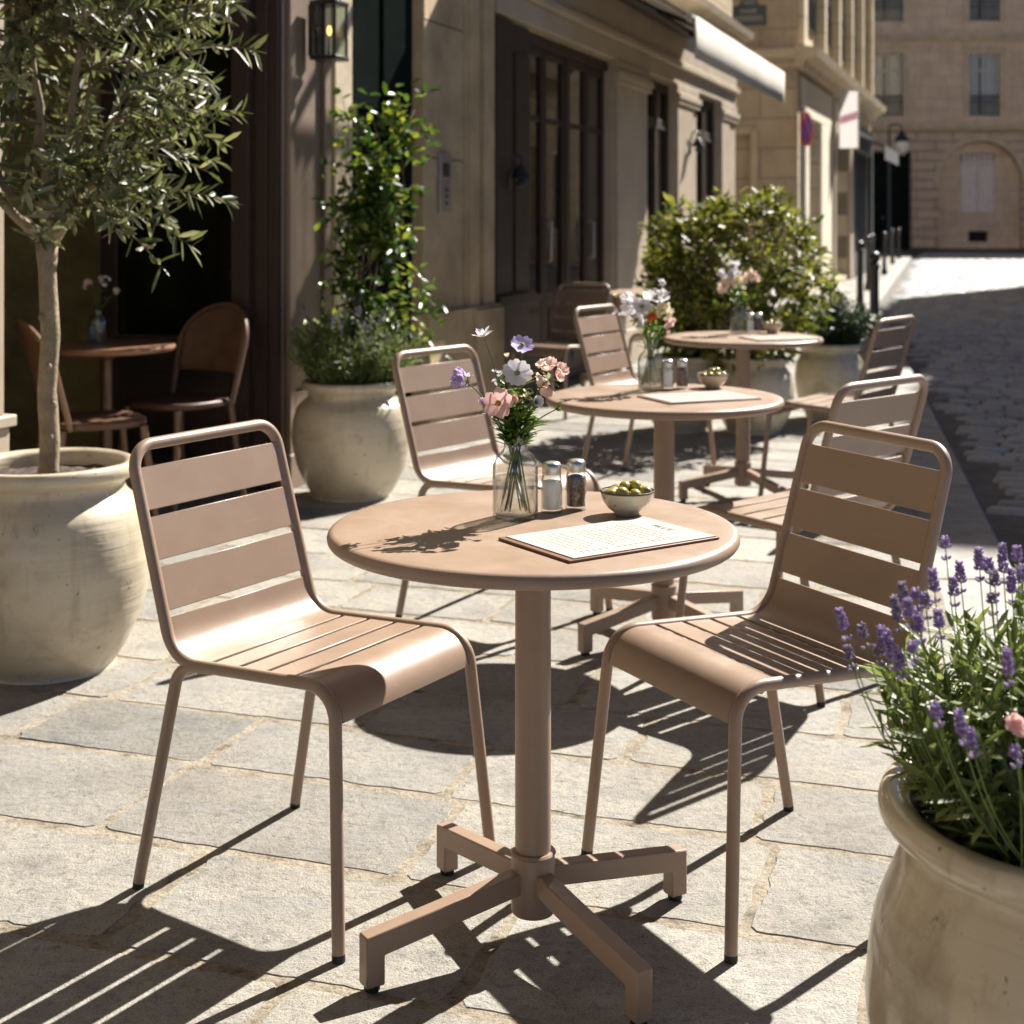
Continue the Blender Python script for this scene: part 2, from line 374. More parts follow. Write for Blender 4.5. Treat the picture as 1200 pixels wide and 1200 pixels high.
M = dict(
    taupe=metal_coat('taupe_powder_coat', TAUPE),
    rubber=paint('black_rubber', (.012, .012, .012), .7, .1),
    flag=flagstone(), mortar=mortar(), sett=settmat(),
    kerb=paint('kerb_granite', (.30, .285, .265), .8, .25, 7, 60, .006, spec=.3),
    grit=paint('road_grit', (.13, .12, .105), .95, .3, 9, 80, .006),
    jointdark=paint('sett_joint_sand', (.06, .055, .048), .95, .3, 9, 80, .01),
    pot=ceramic('cream_glazed_pot', (.55, .475, .345), (.38, .31, .205), (.29, .21, .125)),
    potg=ceramic('grey_glazed_pot', (.48, .41, .30), (.29, .24, .165), (.21, .16, .105), .25, .6),
    soil=flecks('potting_soil', [(.012, .008, .005), (.04, .026, .016), (.10, .07, .05)], 90, .95),
    bark=paint('olive_bark', (.27, .215, .145), .85, .35, 18, 90, .006, spec=.2),
    twig=paint('twig_bark', (.15, .115, .07), .85, .3, 30, 120, .003, spec=.2),
    olive_leaf=leafmat('olive_leaf', [(.05, .06, .025), (.10, .112, .05), (.18, .19, .105), (.36, .355, .25)], .45, .28, .4),
    lav_leaf=leafmat('lavender_leaf', [(.075, .11, .03), (.13, .17, .05), (.19, .225, .085), (.28, .31, .16)], .5, .35),
    ivy_leaf=leafmat('climber_leaf', [(.025, .06, .014), (.05, .095, .02), (.11, .17, .028), (.32, .34, .06)], .36, .32, .45),
    bush_leaf=leafmat('bush_leaf', [(.05, .07, .016), (.10, .12, .025), (.20, .20, .045), (.34, .31, .10)], .42, .38, .3),
    dark_leaf=leafmat('dark_shrub_leaf', [(.012, .028, .010), (.025, .05, .016), (.05, .075, .03)], .45, .2),
    stem=leafmat('green_stem', [(.10, .16, .03), (.15, .20, .05)], .5, .2),
    bq_leaf=leafmat('bouquet_leaf', [(.05, .11, .018), (.09, .16, .03), (.14, .20, .05)], .4, .35),
    lav=leafmat('lavender_floret', [(.27, .18, .38), (.40, .30, .52), (.58, .49, .68)], .7, .3, .15, tint=(1, .98, 1)),
    lav_grey=leafmat('faded_lavender_floret', [(.22, .17, .26), (.32, .26, .37), (.46, .40, .50)], .7, .25, .2, tint=(1, .98, 1)),
    p_white=leafmat('white_petal', [(.72, .695, .72), (.79, .77, .79)], .6, .35, .2, tint=(1, .98, 1)),
    p_lilac=leafmat('lilac_petal', [(.42, .36, .68), (.55, .48, .78)], .6, .35, .2, tint=(1, .98, 1)),
    p_mauve=leafmat('mauve_petal', [(.44, .33, .60), (.62, .52, .72)], .6, .35, .2, tint=(1, .98, 1)),
    p_pink=leafmat('pink_petal', [(.80, .46, .42), (.82, .56, .52)], .6, .35, .2, tint=(1, .98, 1)),
    p_peach=leafmat('peach_petal', [(.80, .55, .47), (.82, .64, .56), (.83, .71, .65)], .6, .35, .2, tint=(1, .98, 1)),
    p_orange=leafmat('orange_petal', [(.75, .14, .03), (.8, .25, .06)], .6, .3, .2, tint=(1, .98, 1)),
    p_cream=leafmat('cream_petal', [(.82, .72, .45), (.84, .78, .62)], .6, .35, .2, tint=(1, .98, 1)),
    pollen=flecks('flower_centre', [(.45, .20, .02), (.62, .36, .04)], 900),
    pollen_d=flecks('green_flower_centre', [(.20, .24, .08), (.42, .42, .16)], 900),
    glass=glassmat('clear_glass', (.965, .975, .97), 0, 1.5, 1.6, edge=.35),
    shopglass=glassmat('shop_glass', (.55, .57, .55), .01, 1.52, 1.6),
    winglass=glassmat('window_glass', (.88, .9, .9), .02, 1.5, 1.0),
    water=watermat(),
    chrome=paint('shaker_metal', (.60, .585, .56), .32, .06, 20, 300, .0003, metallic=1),
    salt=leafmat('salt', [(.78, .77, .75), (.84, .83, .80)], .9, .55, .1, tint=(1, .98, 1)),
    pepper=flecks('ground_pepper', [(.06, .036, .02), (.20, .12, .07), (.42, .30, .2), (.10, .065, .04)], 700),
    bowl=ceramic('olive_bowl_glaze', (.60, .54, .41), (.46, .40, .29), (.40, .31, .2), .3, .4),
    bowlrim=paint('bowl_brown_rim', (.10, .07, .04), .4),
    olive=paint('green_olive', (.33, .275, .05), .3, .35, 30, 300, .0003, coat=.6),
    board=paint('menu_board_brown', (.17, .072, .04), .5, .12, 20, 200, .0005),
    paper=paint('menu_paper', (.40, .385, .345), .95, .02, 5, 300, .0001, spec=.08),
    ink=paint('menu_ink', (.03, .025, .022), .95, spec=.05), ink2=paint('pale_menu_ink', (.17, .145, .115), .95, spec=.05),
    wood=paint('brown_chair_wood', (.17, .092, .05), .4, .25, 10, 120, .001, coat=.2),
    woodtop=paint('table_wood', (.26, .13, .07), .35, .2, 8, 120, .0008, coat=.2),
    cane=paint('seat_leather', (.11, .055, .03), .5, .2, 12),
    shop_taupe=paint('taupe_shop_woodwork', (.21, .155, .115), .5, .14, 2, 60, .001),
    shop_brown=paint('brown_shop_woodwork', (.05, .034, .025), .6, .18, 2, 60, .001, spec=.2),
    shop_pale=paint('pale_shop_woodwork', (.42, .345, .26), .55, .14, 2, 60, .001),
    darkdoor=paint('black_green_door_paint', (.010, .013, .012), .8, .2, 3, 60, .001, spec=0),
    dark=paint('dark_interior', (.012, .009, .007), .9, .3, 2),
    plaster=paint('ochre_plaster', (.30, .25, .11), .85, .45, 3.5, 20, .004),
    black=paint('black_metal', (.012, .013, .013), .4, .2, 5),
    iron=paint('cast_iron', (.018, .02, .022), .4, .2, 5),
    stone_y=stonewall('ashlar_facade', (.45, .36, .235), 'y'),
    stone_b=stonewall('sunlit_tone_ashlar', (.62, .53, .38), 'y', 1.2, .45),  # paler than the side wall stone: sunlight put into the front's colour
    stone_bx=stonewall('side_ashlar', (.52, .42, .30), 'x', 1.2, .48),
    stone_f=stonewall('rusticated_ground_floor', (.64, .49, .365), 'x', 1.6, .42, .03, .12, .05),
    stone_fu=stonewall('upper_ashlar', (.68, .525, .385), 'x', 1.4, .5, .008),
    trim=paint('cut_stone_trim', (.55, .455, .32), .85, .2, 3, 40, .005, spec=.25),
    pillar=paint('pillar_limestone', (.42, .32, .20), .85, .3, 2.5, 35, .006, spec=.25),
    stucco=paint('cream_stucco', (.78, .70, .56), .85, .1, 2, 60, .003, spec=.25),
    whitepaint=paint('white_paint', (.62, .59, .54), .5, .08, 4),
    shutter=paint('pale_shutter', (.68, .61, .57), .6, .1, 4),
    curtain=paint('net_curtain', (.75, .72, .66), .9, .15, 5),
    awning=paint('awning_canvas', (.50, .455, .39), .95, .06, 4, 500, .0008),
    greyshop=paint('slate_shop_paint', (.05, .058, .07), .45, .2, 3),
    plate=paint('blue_green_enamel', (.025, .045, .055), .35, .1), plate_w=paint('white_enamel', (.6, .6, .58), .4),
    signpanel=leafmat('sign_panel', [(.72, .68, .66), (.74, .70, .68)], .6, .38, .2, tint=(1, 1, 1)), greyaw=paint('grey_canvas', (.13, .135, .14), .95, .1, 4, spec=.05),
    blue=paint('sign_blue', (.05, .03, .22), .4), red=paint('sign_red', (.45, .03, .04), .4),
    pinkp=leafmat('sign_pink', [(.62, .36, .44), (.64, .38, .46)], .6, .6, .2, tint=(1, 1, 1)), steel=paint('brushed_steel', (.42, .39, .35), .4, .1, 10, metallic=.9),
    lampglass=glassmat('lamp_glass', (.7, .75, .72), .02, 1.5), flame=emit('lamp_glow', (1, .5, .12), 2.2),
    milk=paint('opal_globe', (.72, .66, .58), .3), zinc=paint('zinc_roof', (.16, .17, .18), .5, .15, 2),
)

# ------------------------------------------------------------------ world, sun, camera
S = Vector((-.72, -.88, -1.0))                     # where sunlight travels
sd = (-S).normalized()
elev = math.asin(sd.z); azim = math.atan2(sd.x, sd.y)
w = bpy.data.worlds.new('World'); scene.world = w; w.use_nodes = True
nt = w.node_tree; bg = nt.nodes['Background']
sky = nt.nodes.new('ShaderNodeTexSky'); sky.sky_type = 'NISHITA'; sky.sun_disc = False
sky.sun_elevation = elev; sky.sun_rotation = azim; sky.air_density = .3; sky.dust_density = .2; sky.ozone_density = 1.0
nt.links.new(sky.outputs[0], bg.inputs[0]); bg.inputs[1].default_value = .05
sl = bpy.data.lights.new('sun', 'SUN'); sl.energy = 5.0; sl.angle = R(.5); sl.color = (1, .945, .865)
so = bpy.data.objects.new('sun', sl); COL.objects.link(so); so.rotation_euler = S.to_track_quat('-Z', 'Y').to_euler(); so.location = (6, 8, 12)
cam = bpy.data.cameras.new('camera'); co_ = bpy.data.objects.new('camera', cam); COL.objects.link(co_)
co_.location = (0, 0, 1.27); co_.rotation_euler = (R(90), 0, 0)
cam.sensor_width = 36; cam.lens = 1724/1200*36; cam.shift_y = -344/1200; cam.clip_end = 2000; cam.clip_start = .05
cam.dof.use_dof = True; cam.dof.focus_distance = 2.42; cam.dof.aperture_fstop = 6.0
scene.camera = co_
vs = scene.view_settings; vs.view_transform = 'Standard'; vs.look = 'None'; vs.gamma = 1; vs.exposure = 1.46
scene.cycles.max_bounces = 8; scene.cycles.transparent_max_bounces = 24
scene.cycles.caustics_reflective = False; scene.cycles.caustics_refractive = False
scene.cycles.sample_clamp_indirect = 6

# ------------------------------------------------------------------ street axes
TH = math.atan2(.339, 1); U = Vector((math.sin(TH), math.cos(TH), 0)); NV = Vector((U.y, -U.x, 0))
O = NV * (-3.219)
def W(p, t, z=0): return O + NV*p + U*t + Vector((0, 0, z))
def PT(x, y):
    q = Vector((x, y, 0)) - O
    return q.dot(NV), q.dot(U)

# ------------------------------------------------------------------ pavement, kerb, road
def kerb_x(y):
    return .648 + .2195*y if y < 22 else 5.477 + .29*(y - 22)
def clip_poly(poly, f):
    out = []
    for i in range(len(poly)):
        a, b = poly[i], poly[(i+1) % len(poly)]
        fa, fb = f(a), f(b)
        if fa >= 0: out.append(a)
        if (fa >= 0) != (fb >= 0):
            k = fa / (fa - fb); out.append((a[0] + (b[0]-a[0])*k, a[1] + (b[1]-a[1])*k))
    return out
KW = .30
def in_kerb(q):
    v = W(q[0], q[1]); return (kerb_x(v.y) - KW - .012) - v.x
def make_pavement():
    g = MB(); g.add([(-400, -60, -.10), (400, -60, -.10), (400, 900, -.10), (-400, 900, -.10)], [(0,1,2,3)])
    tag(g.build('ground', M['jointdark'], smooth=False), kind='structure')
    base = MB(); ys = [-3, 0, 6, 12, 22, 32, 42, 52]
    left = [W(-5.5, y*1.0558 - 1.09) for y in ys]
    vs = []; fs = []
    for i, y in enumerate(ys):
        vs += [(left[i].x, left[i].y, -.0022), (kerb_x(y) - .02, y, -.0022)]
        if i: fs.append((2*i-2, 2*i-1, 2*i+1, 2*i))
    base.add(vs, fs)
    tag(base.build('pavement', M['mortar'], smooth=False), kind='structure')
    st = MB(); st.c = []
    r = random.Random(21)
    t = .06
    while t < 48:
        h = r.choice([.33, .335, .40, .36]) if t < 14 else .42
        p = -3.4 + r.random()*.5
        while p < 4.2:
            L = r.uniform(.42, .74)
            g0 = .0135
            fine = t < 7
            q = []
            seed = Vector((r.random()*50, r.random()*50, 0))
            x0, x1, y0, y1 = p + g0*r.uniform(.7, 1.3), p + L - g0*r.uniform(.7, 1.3), t + g0*1.15, t + h - g0*1.15
            sk = [r.uniform(-.007, .007) for _ in range(8)]
            cs = [(x0+sk[0], y0+sk[1]), (x1+sk[2], y0+sk[3]), (x1+sk[4], y1+sk[5]), (x0+sk[6], y1+sk[7])]
            cr = .014
            cen = ((x0+x1)/2, (y0+y1)/2)
            pts = []
            for i in range(4):
                a, b = cs[i], cs[(i+1) % 4]
                ln = math.hypot(b[0]-a[0], b[1]-a[1])
                n = max(2, int(ln/.02)) if fine else 2
                for k in range(n+1):
                    s = cr/ln + (1 - 2*cr/ln) * k/n
                    x, y = a[0] + (b[0]-a[0])*s, a[1] + (b[1]-a[1])*s
                    if fine:
                        nn = noise.noise(Vector((x*16, y*16, 0)) + seed)*.008 + noise.noise(Vector((x*55, y*55, 3)) + seed)*.005
                        if noise.noise(Vector((x*9, y*9, 7)) + seed) > .42: nn += .008
                        nn = max(nn, -.007)
                        dx, dy = cen[0]-x, cen[1]-y; dd = math.hypot(dx, dy)
                        x += dx/dd*nn; y += dy/dd*nn
                    pts.append((x, y))
            pts = clip_poly(pts, in_kerb)
            pts = [q_ for i_, q_ in enumerate(pts) if math.hypot(q_[0]-pts[i_-1][0], q_[1]-pts[i_-1][1]) > .001] if len(pts) > 2 else pts
            if len(pts) > 2:
                tone = min(1, max(0, r.gauss(.50, .24)))
                tx, ty = r.gauss(0, .002), r.gauss(0, .002)
                n = len(pts); vv = []
                for ring in range(2):
                    for (x, y) in pts:
                        dx, dy = x-cen[0], y-cen[1]; dd = math.hypot(dx, dy) + 1e-6
                        off = 0 if ring == 0 else .0055
                        P = W(x + dx/dd*off, y + dy/dd*off)
                        vv.append((P.x, P.y, (0 + dx*tx + dy*ty) if ring == 0 else -.0055))
                st.add(vv, [tuple(range(n))] + [(i, n+i, n+(i+1) % n, (i+1) % n) for i in range(n)])
                st.c += [tone]*(2*n)
            p += L
        t += h
    tag(st.build('paving', M['flag'], smooth=False), kind='structure')
    # kerb of long granite blocks
    kb = MB(); y = -2.0; r = random.Random(5)
    while y < 50:
        L = r.uniform(.8, 1.15); a, b = y + .004, min(y + L, 50) - .004
        xa, xb = kerb_x(a), kerb_x(b); e = r.uniform(-.002, .003)
        vv = []
        for z, off in ((-.12, 0), (-.012+e, 0), (e, .012)):
            vv += [(xa-KW+off, a+off, z), (xa-off, a+off, z), (xb-off, b-off, z), (xb-KW+off, b-off, z)]
        fs = [(8,9,10,11)]
        for k in (0, 4):
            fs += [(k+i, k+(i+1) % 4, k+4+(i+1) % 4, k+4+i) for i in range(4)]
        kb.add(vv, fs); y += L
    tag(kb.build('kerb', M['kerb'], smooth=False), kind='structure')
    # road of granite setts, one mesh, laid in rows across the street
    bd = MB(); yy = [-3, 0, 6, 12, 22, 32, 42, 52]; vs = []; fs = []
    for i, y in enumerate(yy):
        vs += [(kerb_x(y) - .02, y, -.073), (kerb_x(y) + 14, y, -.073)]
        if i: fs.append((2*i-2, 2*i-1, 2*i+1, 2*i))
    bd.add(vs, fs); tag(bd.build('road_bed', M['grit'], smooth=False), kind='structure')
    rd = MB(); rd.c = []; r = random.Random(9)
    def road_edge(q):
        v = W(q[0], q[1]); return v.x - kerb_x(v.y) - .02
    t = -1.2
    while t < 60:
        h = .155 + r.random()*.025 if t < 26 else .24
        wmax = 9 if t > 4 else 7
        p = 0 if t > 20 else 1.0
        p = p + r.random()*.1
        while p < wmax + (t*.03):
            L = r.uniform(.18, .29) if t < 26 else r.uniform(.28, .4)
            if road_edge((p, t)) > 0 and road_edge((p, t+h)) > 0:
                tone = min(1, max(0, r.gauss(.5, .25))); dz = r.gauss(0, .004)
                n = 4; vv = []; gx = (-1, -.80, .80, 1); ti, tj = r.gauss(0, .002), r.gauss(0, .002)
                for j in range(n):
                    for i in range(n):
                        a, b = gx[i], gx[j]; e = (i in (0, 3)) + (j in (0, 3))
                        z = -.058 + dz*.5 + ti*a + tj*b - (0, .014, .020)[e]
                        k = .94 if e == 2 else 1
                        P = W(p + L*(.5 + a*k*.475) + r.uniform(-.003, .003), t + h*(.5 + b*k*.465) + r.uniform(-.003, .003))
                        vv.append((P.x, P.y, z))
                rd.add(vv, [(j*n+i, j*n+i+1, (j+1)*n+i+1, (j+1)*n+i) for j in range(n-1) for i in range(n-1)])
                rd.c += [tone]*(n*n)
            p += L
        t += h
    tag(rd.build('road', M['sett'], angle=0), kind='structure')
make_pavement()

# ------------------------------------------------------------------ chairs
def make_chair(label):
    root = thing('slatted_chair', label, 'chair', group='taupe metal chairs set out on the terrace')
    hx = .205; rt = .0117
    prof = [(-.30, .83), (-.185, .435), (.205, .452), (.240, .012)]
    rad = [0, .075, .062, 0]
    for sgn in (0,):
        pass
    def P(s, k, dx=0): return (s*(hx+dx), prof[k][0], prof[k][1])
    C, D = Vector(P(1, 2)), Vector((.238, .240, .012))
    Bv = Vector(P(1, 1))
    ang = (Bv - C).angle(D - C); tl = .062 / math.tan(ang/2)
    E = C + (D - C).normalized()*(tl + .002)
    def mir(v): return Vector((-v[0], v[1], v[2]))
    pts = [mir(E), P(-1, 2), P(-1, 1), P(-1, 0), P(1, 0), P(1, 1), P(1, 2), E]
    fr = MB(); fr.tube(fillet(pts, [0, .0619, .075, .052, .052, .075, .0619, 0], 8), rt, 12)
    # two cross bars under the seat carry the slats
    fr.tube([(-hx, -.10, .433), (hx, -.10, .433)], .008, 8); fr.tube([(-hx, .15, .441), (hx, .15, .441)], .008, 8)
    fr.build('frame', M['taupe'], root)
    for s in (1, -1):
        lg = MB(); d = (D - E).normalized()
        pp = [E - d*.001, D]
        lg.tube([(s*v.x, v.y, v.z) for v in pp], rt, 12)
        l = lg.build('leg', M['taupe'], root)
        ft = MB(); ft.tube([(s*D.x, D.y, .0125), (s*(D.x+.0008), D.y+.0008, .0)], .0118, 10); ft.build('foot_cap', M['rubber'], l)
        lg = MB(); pts = [(s*hx, -.085, .4385), (s*(hx+.002), -.168, .432), (s*.225, -.255, .012)]
        lg.tube(fillet(pts, [0, .05, 0], 8), .0115, 12)
        l = lg.build('leg', M['taupe'], root)
        ft = MB(); ft.tube([(s*.225, -.255, .0125), (s*.2258, -.2565, .0)], .011, 10); ft.build('foot_cap', M['rubber'], l)
    # slats follow the side profile
    path = fillet([Vector((y, z, 0)) for y, z in prof], rad, 14)
    ss = [0]
    for i in range(1, len(path)): ss.append(ss[-1] + (path[i]-path[i-1]).length)
    arc_end = ss[-2]
    def at(s):
        for i in range(1, len(path)):
            if s <= ss[i]:
                k = (s - ss[i-1])/(ss[i]-ss[i-1]); q = path[i-1].lerp(path[i], k); d = (path[i]-path[i-1]).normalized(); return q, d
        return path[-1], (path[-1]-path[-2]).normalized()
    def slat(mb, s0, s1, curved, lip=.0):
        n = 22 if curved else 3
        th = .0045; w_ = hx - .0095
        ring = []
        for side in (1, -1):
            for k in range(n+1):
                s = s0 + (s1-s0)*(k if side == 1 else n-k)/n
                q, d = at(s); nn = Vector((-d.y, d.x, 0))     # towards the sitter
                ring.append(q + nn*(th*side*.5 + .003))
        m = len(ring)
        vs = [(-w_, q.x, q.y) for q in ring] + [(w_, q.x, q.y) for q in ring]
        fs = [(i, m+i, m+(i+1) % m, (i+1) % m) for i in range(m)]
        for side in range(2):
            o = side*m
            for k in range(n):
                a, b, c, d_ = o+k, o+k+1, o+m-2-k, o+m-1-k
                fs.append((a, b, c, d_) if side == 0 else (d_, c, b, a))
        mb.add(vs, fs)
    bk = MB()
    for a, b in ((.043, .126), (.139, .222), (.235, .318)): slat(bk, a, b, False)
    bk.build('backrest', M['taupe'], root, angle=30, bevel=.0012, seg=1)
    st = MB(); cend = .475
    slat(st, .331, cend, True); f0 = arc_end + .004 - .135
    slat(st, f0, arc_end + .004, True)
    g = .010; wd = (f0 - cend - 4*g)/3
    for k in range(3): slat(st, cend + g + k*(wd+g), cend + g + k*(wd+g) + wd, False)
    st.build('seat', M['taupe'], root, angle=30, bevel=.0012, seg=1)
    return root
def face(fx, fy): return math.atan2(-fx, fy)
CH = [(-.372, 2.845, .845, -.535, 'taupe slatted metal chair at the left of the nearest round table, seat front shaded'),
      (.474, 2.838, -.882, -.471, 'taupe slatted metal chair right of the nearest table beside the lavender pot'),
      (-.02, 4.71, .80, -.60, 'taupe slatted chair behind the nearest table, in front of the herb pot'),
      (.80, 4.17, -.67, .74, 'taupe slatted chair seen from behind, drawn up to the middle round table'),
      (1.44, 6.60, -.80, .60, 'taupe slatted chair nearest the cobbled street, drawn up to the farthest terrace table'),
      (.66, 7.10, .84, -.54, 'taupe slatted chair left of the farthest table, behind the middle flower vase'),
      (.30, 9.62, -.62, -.78, 'dark taupe chair in the shade beside the brown shopfront'),
      (1.12, 10.55, -.75, .35, 'taupe chair half hidden by the big bush, at the shaded table')]
c0 = make_chair(CH[0][4])
for i, (x, y, fx, fy, lab) in enumerate(CH):
    o = c0 if i == 0 else copy_tree(c0)
    o.location = (x, y, 0); o.rotation_euler = (0, 0, face(fx, fy)); o['label'] = lab

# ------------------------------------------------------------------ tables
def make_table(label):
    root = thing('round_table', label, 'table', group='round taupe bistro tables on the terrace')
    tp = MB(); r = .36; z1 = .73; th = .026
    prof = [(.0001, z1-th), (r-.02, z1-th)]
    for k in range(9):
        a = -PI/2 + PI*k/8
        prof.append((r - .013 + .013*math.cos(a), z1 - th/2 + th/2*math.sin(a)))
    prof += [(r-.035, z1), (.0001, z1)]
    tp.lathe(prof, 96); tp.build('tabletop', M['taupe'], root, angle=50)
    cl = MB(); cl.lathe([(.0315, .055), (.0315, z1-th-.004), (.06, z1-th-.004), (.06, z1-th-.0005)], 36); cl.build('column', M['taupe'], root)
    hb = MB(); hb.lathe([(.030, .050), (.0365, .053), (.0385, .058), (.0385, .150), (.037, .155), (.032, .157)], 36); hb.build('hub', M['taupe'], root)
    bd = MB(); bd.lathe([(.0375, .1545), (.0405, .158), (.0375, .1615), (.032, .1615)], 36); bd.build('collar', M['taupe'], root)
    for k in range(4):
        a = R(31.3 + 90*k)
        lg = MB(); m = Matrix.Rotation(a, 3, 'Z')
        # side outline of the arm (radial, z), a bar that ends in a short foot
        out = [(.030, .132), (.030, .094), (.296, .058), (.296, .010), (.330, .010), (.330, .093)]
        hw = .0155
        vs = [m @ Vector((q[0], s*hw, q[1])) for s in (-1, 1) for q in out]
        n = 6
        fs = [(i, (i+1) % n, n+(i+1) % n, n+i) for i in range(n)] + [(0,5,2,1), (5,4,3,2), (n+0,n+1,n+2,n+5), (n+2,n+3,n+4,n+5)]
        lg.add(vs, fs); l = lg.build('leg', M['taupe'], root, bevel=.003, angle=30)
        pd = MB(); pd.lathe([(.012, 0), (.0135, .002), (.0135, .0095), (.012, .0105)], 16, c=tuple(m @ Vector((.313, 0, 0)))); pd.build('foot_pad', M['rubber'], l)
    return root
TB = [(.037, 2.585, 'nearest round taupe metal table set with flowers, shakers, olives and menu'),
      (.462, 4.47, 'middle round taupe table with white and orange flowers'),
      (1.055, 6.72, 'farthest laid round taupe table, in front of the two bushes'),
      (.78, 10.9, 'bare taupe table in the shade by the shopfront')]
t0 = make_table(TB[0][2])
for i, (x, y, lab) in enumerate(TB):
    o = t0 if i == 0 else copy_tree(t0)
    o.location = (x, y, 0); o.rotation_euler = (0, 0, R((0, 6, -8, 20)[i])); o['label'] = lab
ZT = .73

# ------------------------------------------------------------------ things on the tables
def make_vase(label):
    v = thing('glass_vase', label, 'vase', group='glass bottle vases on the tables')
    po = [(.0005, .0), (.034, .0), (.0395, .003), (.041, .008), (.041, .088), (.0395, .100), (.034, .112), (.026, .119), (.0215, .124), (.0205, .130), (.0205, .147), (.0235, .151)]
    pi = [(.0222, .1495), (.0188, .146), (.0188, .130), (.0198, .125), (.0245, .117), (.0325, .110), (.0378, .099), (.0392, .088), (.0392, .012), (.036, .007), (.0005, .006)]
    b = MB(); b.lathe(po + pi, 48); b.build('bottle', M['glass'], v, angle=60)
    wt = MB(); wt.lathe([(.0005, .0065), (.036, .0075), (.0388, .0125), (.0388, .074), (.0375, .0745), (.0005, .0742)], 40); wt.build('water', M['water'], v, angle=60)
    return v
VS = [((.006, 2.655), 'clear glass bottle vase of pastel flowers on the nearest table'),
      ((.437, 4.63), 'clear glass vase of white and orange flowers on the middle table'),
      ((1.065, 6.92), 'small glass vase of pale flowers on the farthest table')]
v0 = make_vase(VS[0][1])
for i, (q, lab) in enumerate(VS):
    o = v0 if i == 0 else copy_tree(v0); o.location = (*q, ZT); o['label'] = lab

def make_shaker(label, fill, fillname):
    s = thing('shaker', label, 'shaker')
    b = MB(); b.lathe([(.0005, 0), (.017, 0), (.0195, .002), (.0200, .006), (.0188, .062), (.0165, .070), (.0155, .0745), (.0140, .0745), (.0150, .069), (.0170, .061), (.0182, .008), (.0005, .006)], 12)
    b.build('jar', M['glass'], s, angle=50)
    f = MB(); f.lathe([(.0005, .0065), (.0175, .0085), (.0172, .0575 if fillname == 'salt' else .061), (.008, .0600 if fillname == 'salt' else .0645), (.0005, .060)], 24); f.build(fillname, M[fillname], s)
    c = MB(); pr = [(.0150, .0705), (.0172, .0708), (.0178, .073), (.0170, .0755), (.0178, .078), (.0178, .0845), (.0170, .089), (.0135, .0925), (.007, .0942), (.0005, .0945)]
    c.lathe(pr, 32); l = c.build('lid', M['chrome'], s, angle=50)
    h = MB()
    for k in range(7):
        a = k*PI/3; rr = 0 if k == 6 else .006
        h.ball((rr*math.cos(a), rr*math.sin(a), .0940), .0009, rz=.0006, nu=6, nv=4)
    h.build('lid_holes', M['black'], l)
    return s
s0 = make_shaker('', 'salt', 'salt'); p0 = make_shaker('', 'pepper', 'pepper')
SH = [((.073, 2.702), (.119, 2.730), 'nearest'), ((.492, 4.655), (.541, 4.675), 'middle'), ((1.125, 6.955), (1.170, 6.975), 'farthest')]
for i, (a, b, nm) in enumerate(SH):
    for src, q, kd in ((s0, a, 'salt shaker full of white salt'), (p0, b, 'pepper shaker full of dark grains')):
        o = src if i == 0 else copy_tree(src)
        o.location = (*q, ZT); o.rotation_euler = (0, 0, .3*i)
        tag(o, f'glass {kd} on the {nm} table', 'salt shaker' if 'salt' in kd else 'pepper shaker', 'shakers on the tables')

def make_bowl(label):
    b = thing('olive_bowl', label, 'bowl', group='olive bowls on the tables')
    pr = [(.0005, 0), (.020, 0), (.023, .002), (.024, .005), (.036, .014), (.0455, .028), (.0495, .0435)]
    pin = [(.0470, .0435), (.043, .028), (.034, .016), (.018, .009), (.0005, .008)]
    m = MB(); m.lathe(pr + pin, 56); m.build('bowl_body', M['bowl'], b, angle=60)
    r = MB(); r.lathe([(.0498, .0425), (.0502, .0445), (.0485, .0460), (.0468, .0445), (.0468, .0432)], 56); r.build('rim', M['bowlrim'], b, angle=80)
    return b
BW = [((.210, 2.680), 'nearest'), ((.640, 4.69), 'middle'), ((1.225, 6.93), 'farthest')]
b0 = make_bowl('')
om = MB(); om.ball((0,0,0), 0.0118, .0118, .0148, 18, 12); om0 = None
r = random.Random(4)
lay = [(-.026, .006, .034), (-.010, -.022, .037), (.012, -.024, .036), (.030, -.008, .036), (.026, .016, .035), (.004, .024, .036), (-.018, .023, .035), (-.004, .000, .046), (.015, .003, .047), (-.031, -.012, .033), (.000, .010, .030), (.012, .012, .044)]
for i, (q, nm) in enumerate(BW):
    o = b0 if i == 0 else copy_tree(b0)
    o.location = (*q, ZT); o.rotation_euler = (0, 0, i*1.3); o['label'] = f'cream ceramic bowl of green olives on the {nm} table'
    for (ax, ay, az) in (lay if i < 2 else lay[:8]):
        if om0 is None:
            ol = om0 = om.build('olive', M['olive'], angle=0)
        else:
            ol = om0.copy(); COL.objects.link(ol)
        ol.location = (q[0] + ax, q[1] + ay, ZT + az + .005)
        ol.rotation_euler = (R(r.uniform(50, 110)), R(r.uniform(-20, 20)), r.uniform(0, 6)); sx = r.uniform(.92, 1.08); ol.scale = (sx, sx, sx)
        tag(ol, f'green olive heaped in the bowl on the {nm} table', 'olive', f'olives in the bowl on the {nm} table')

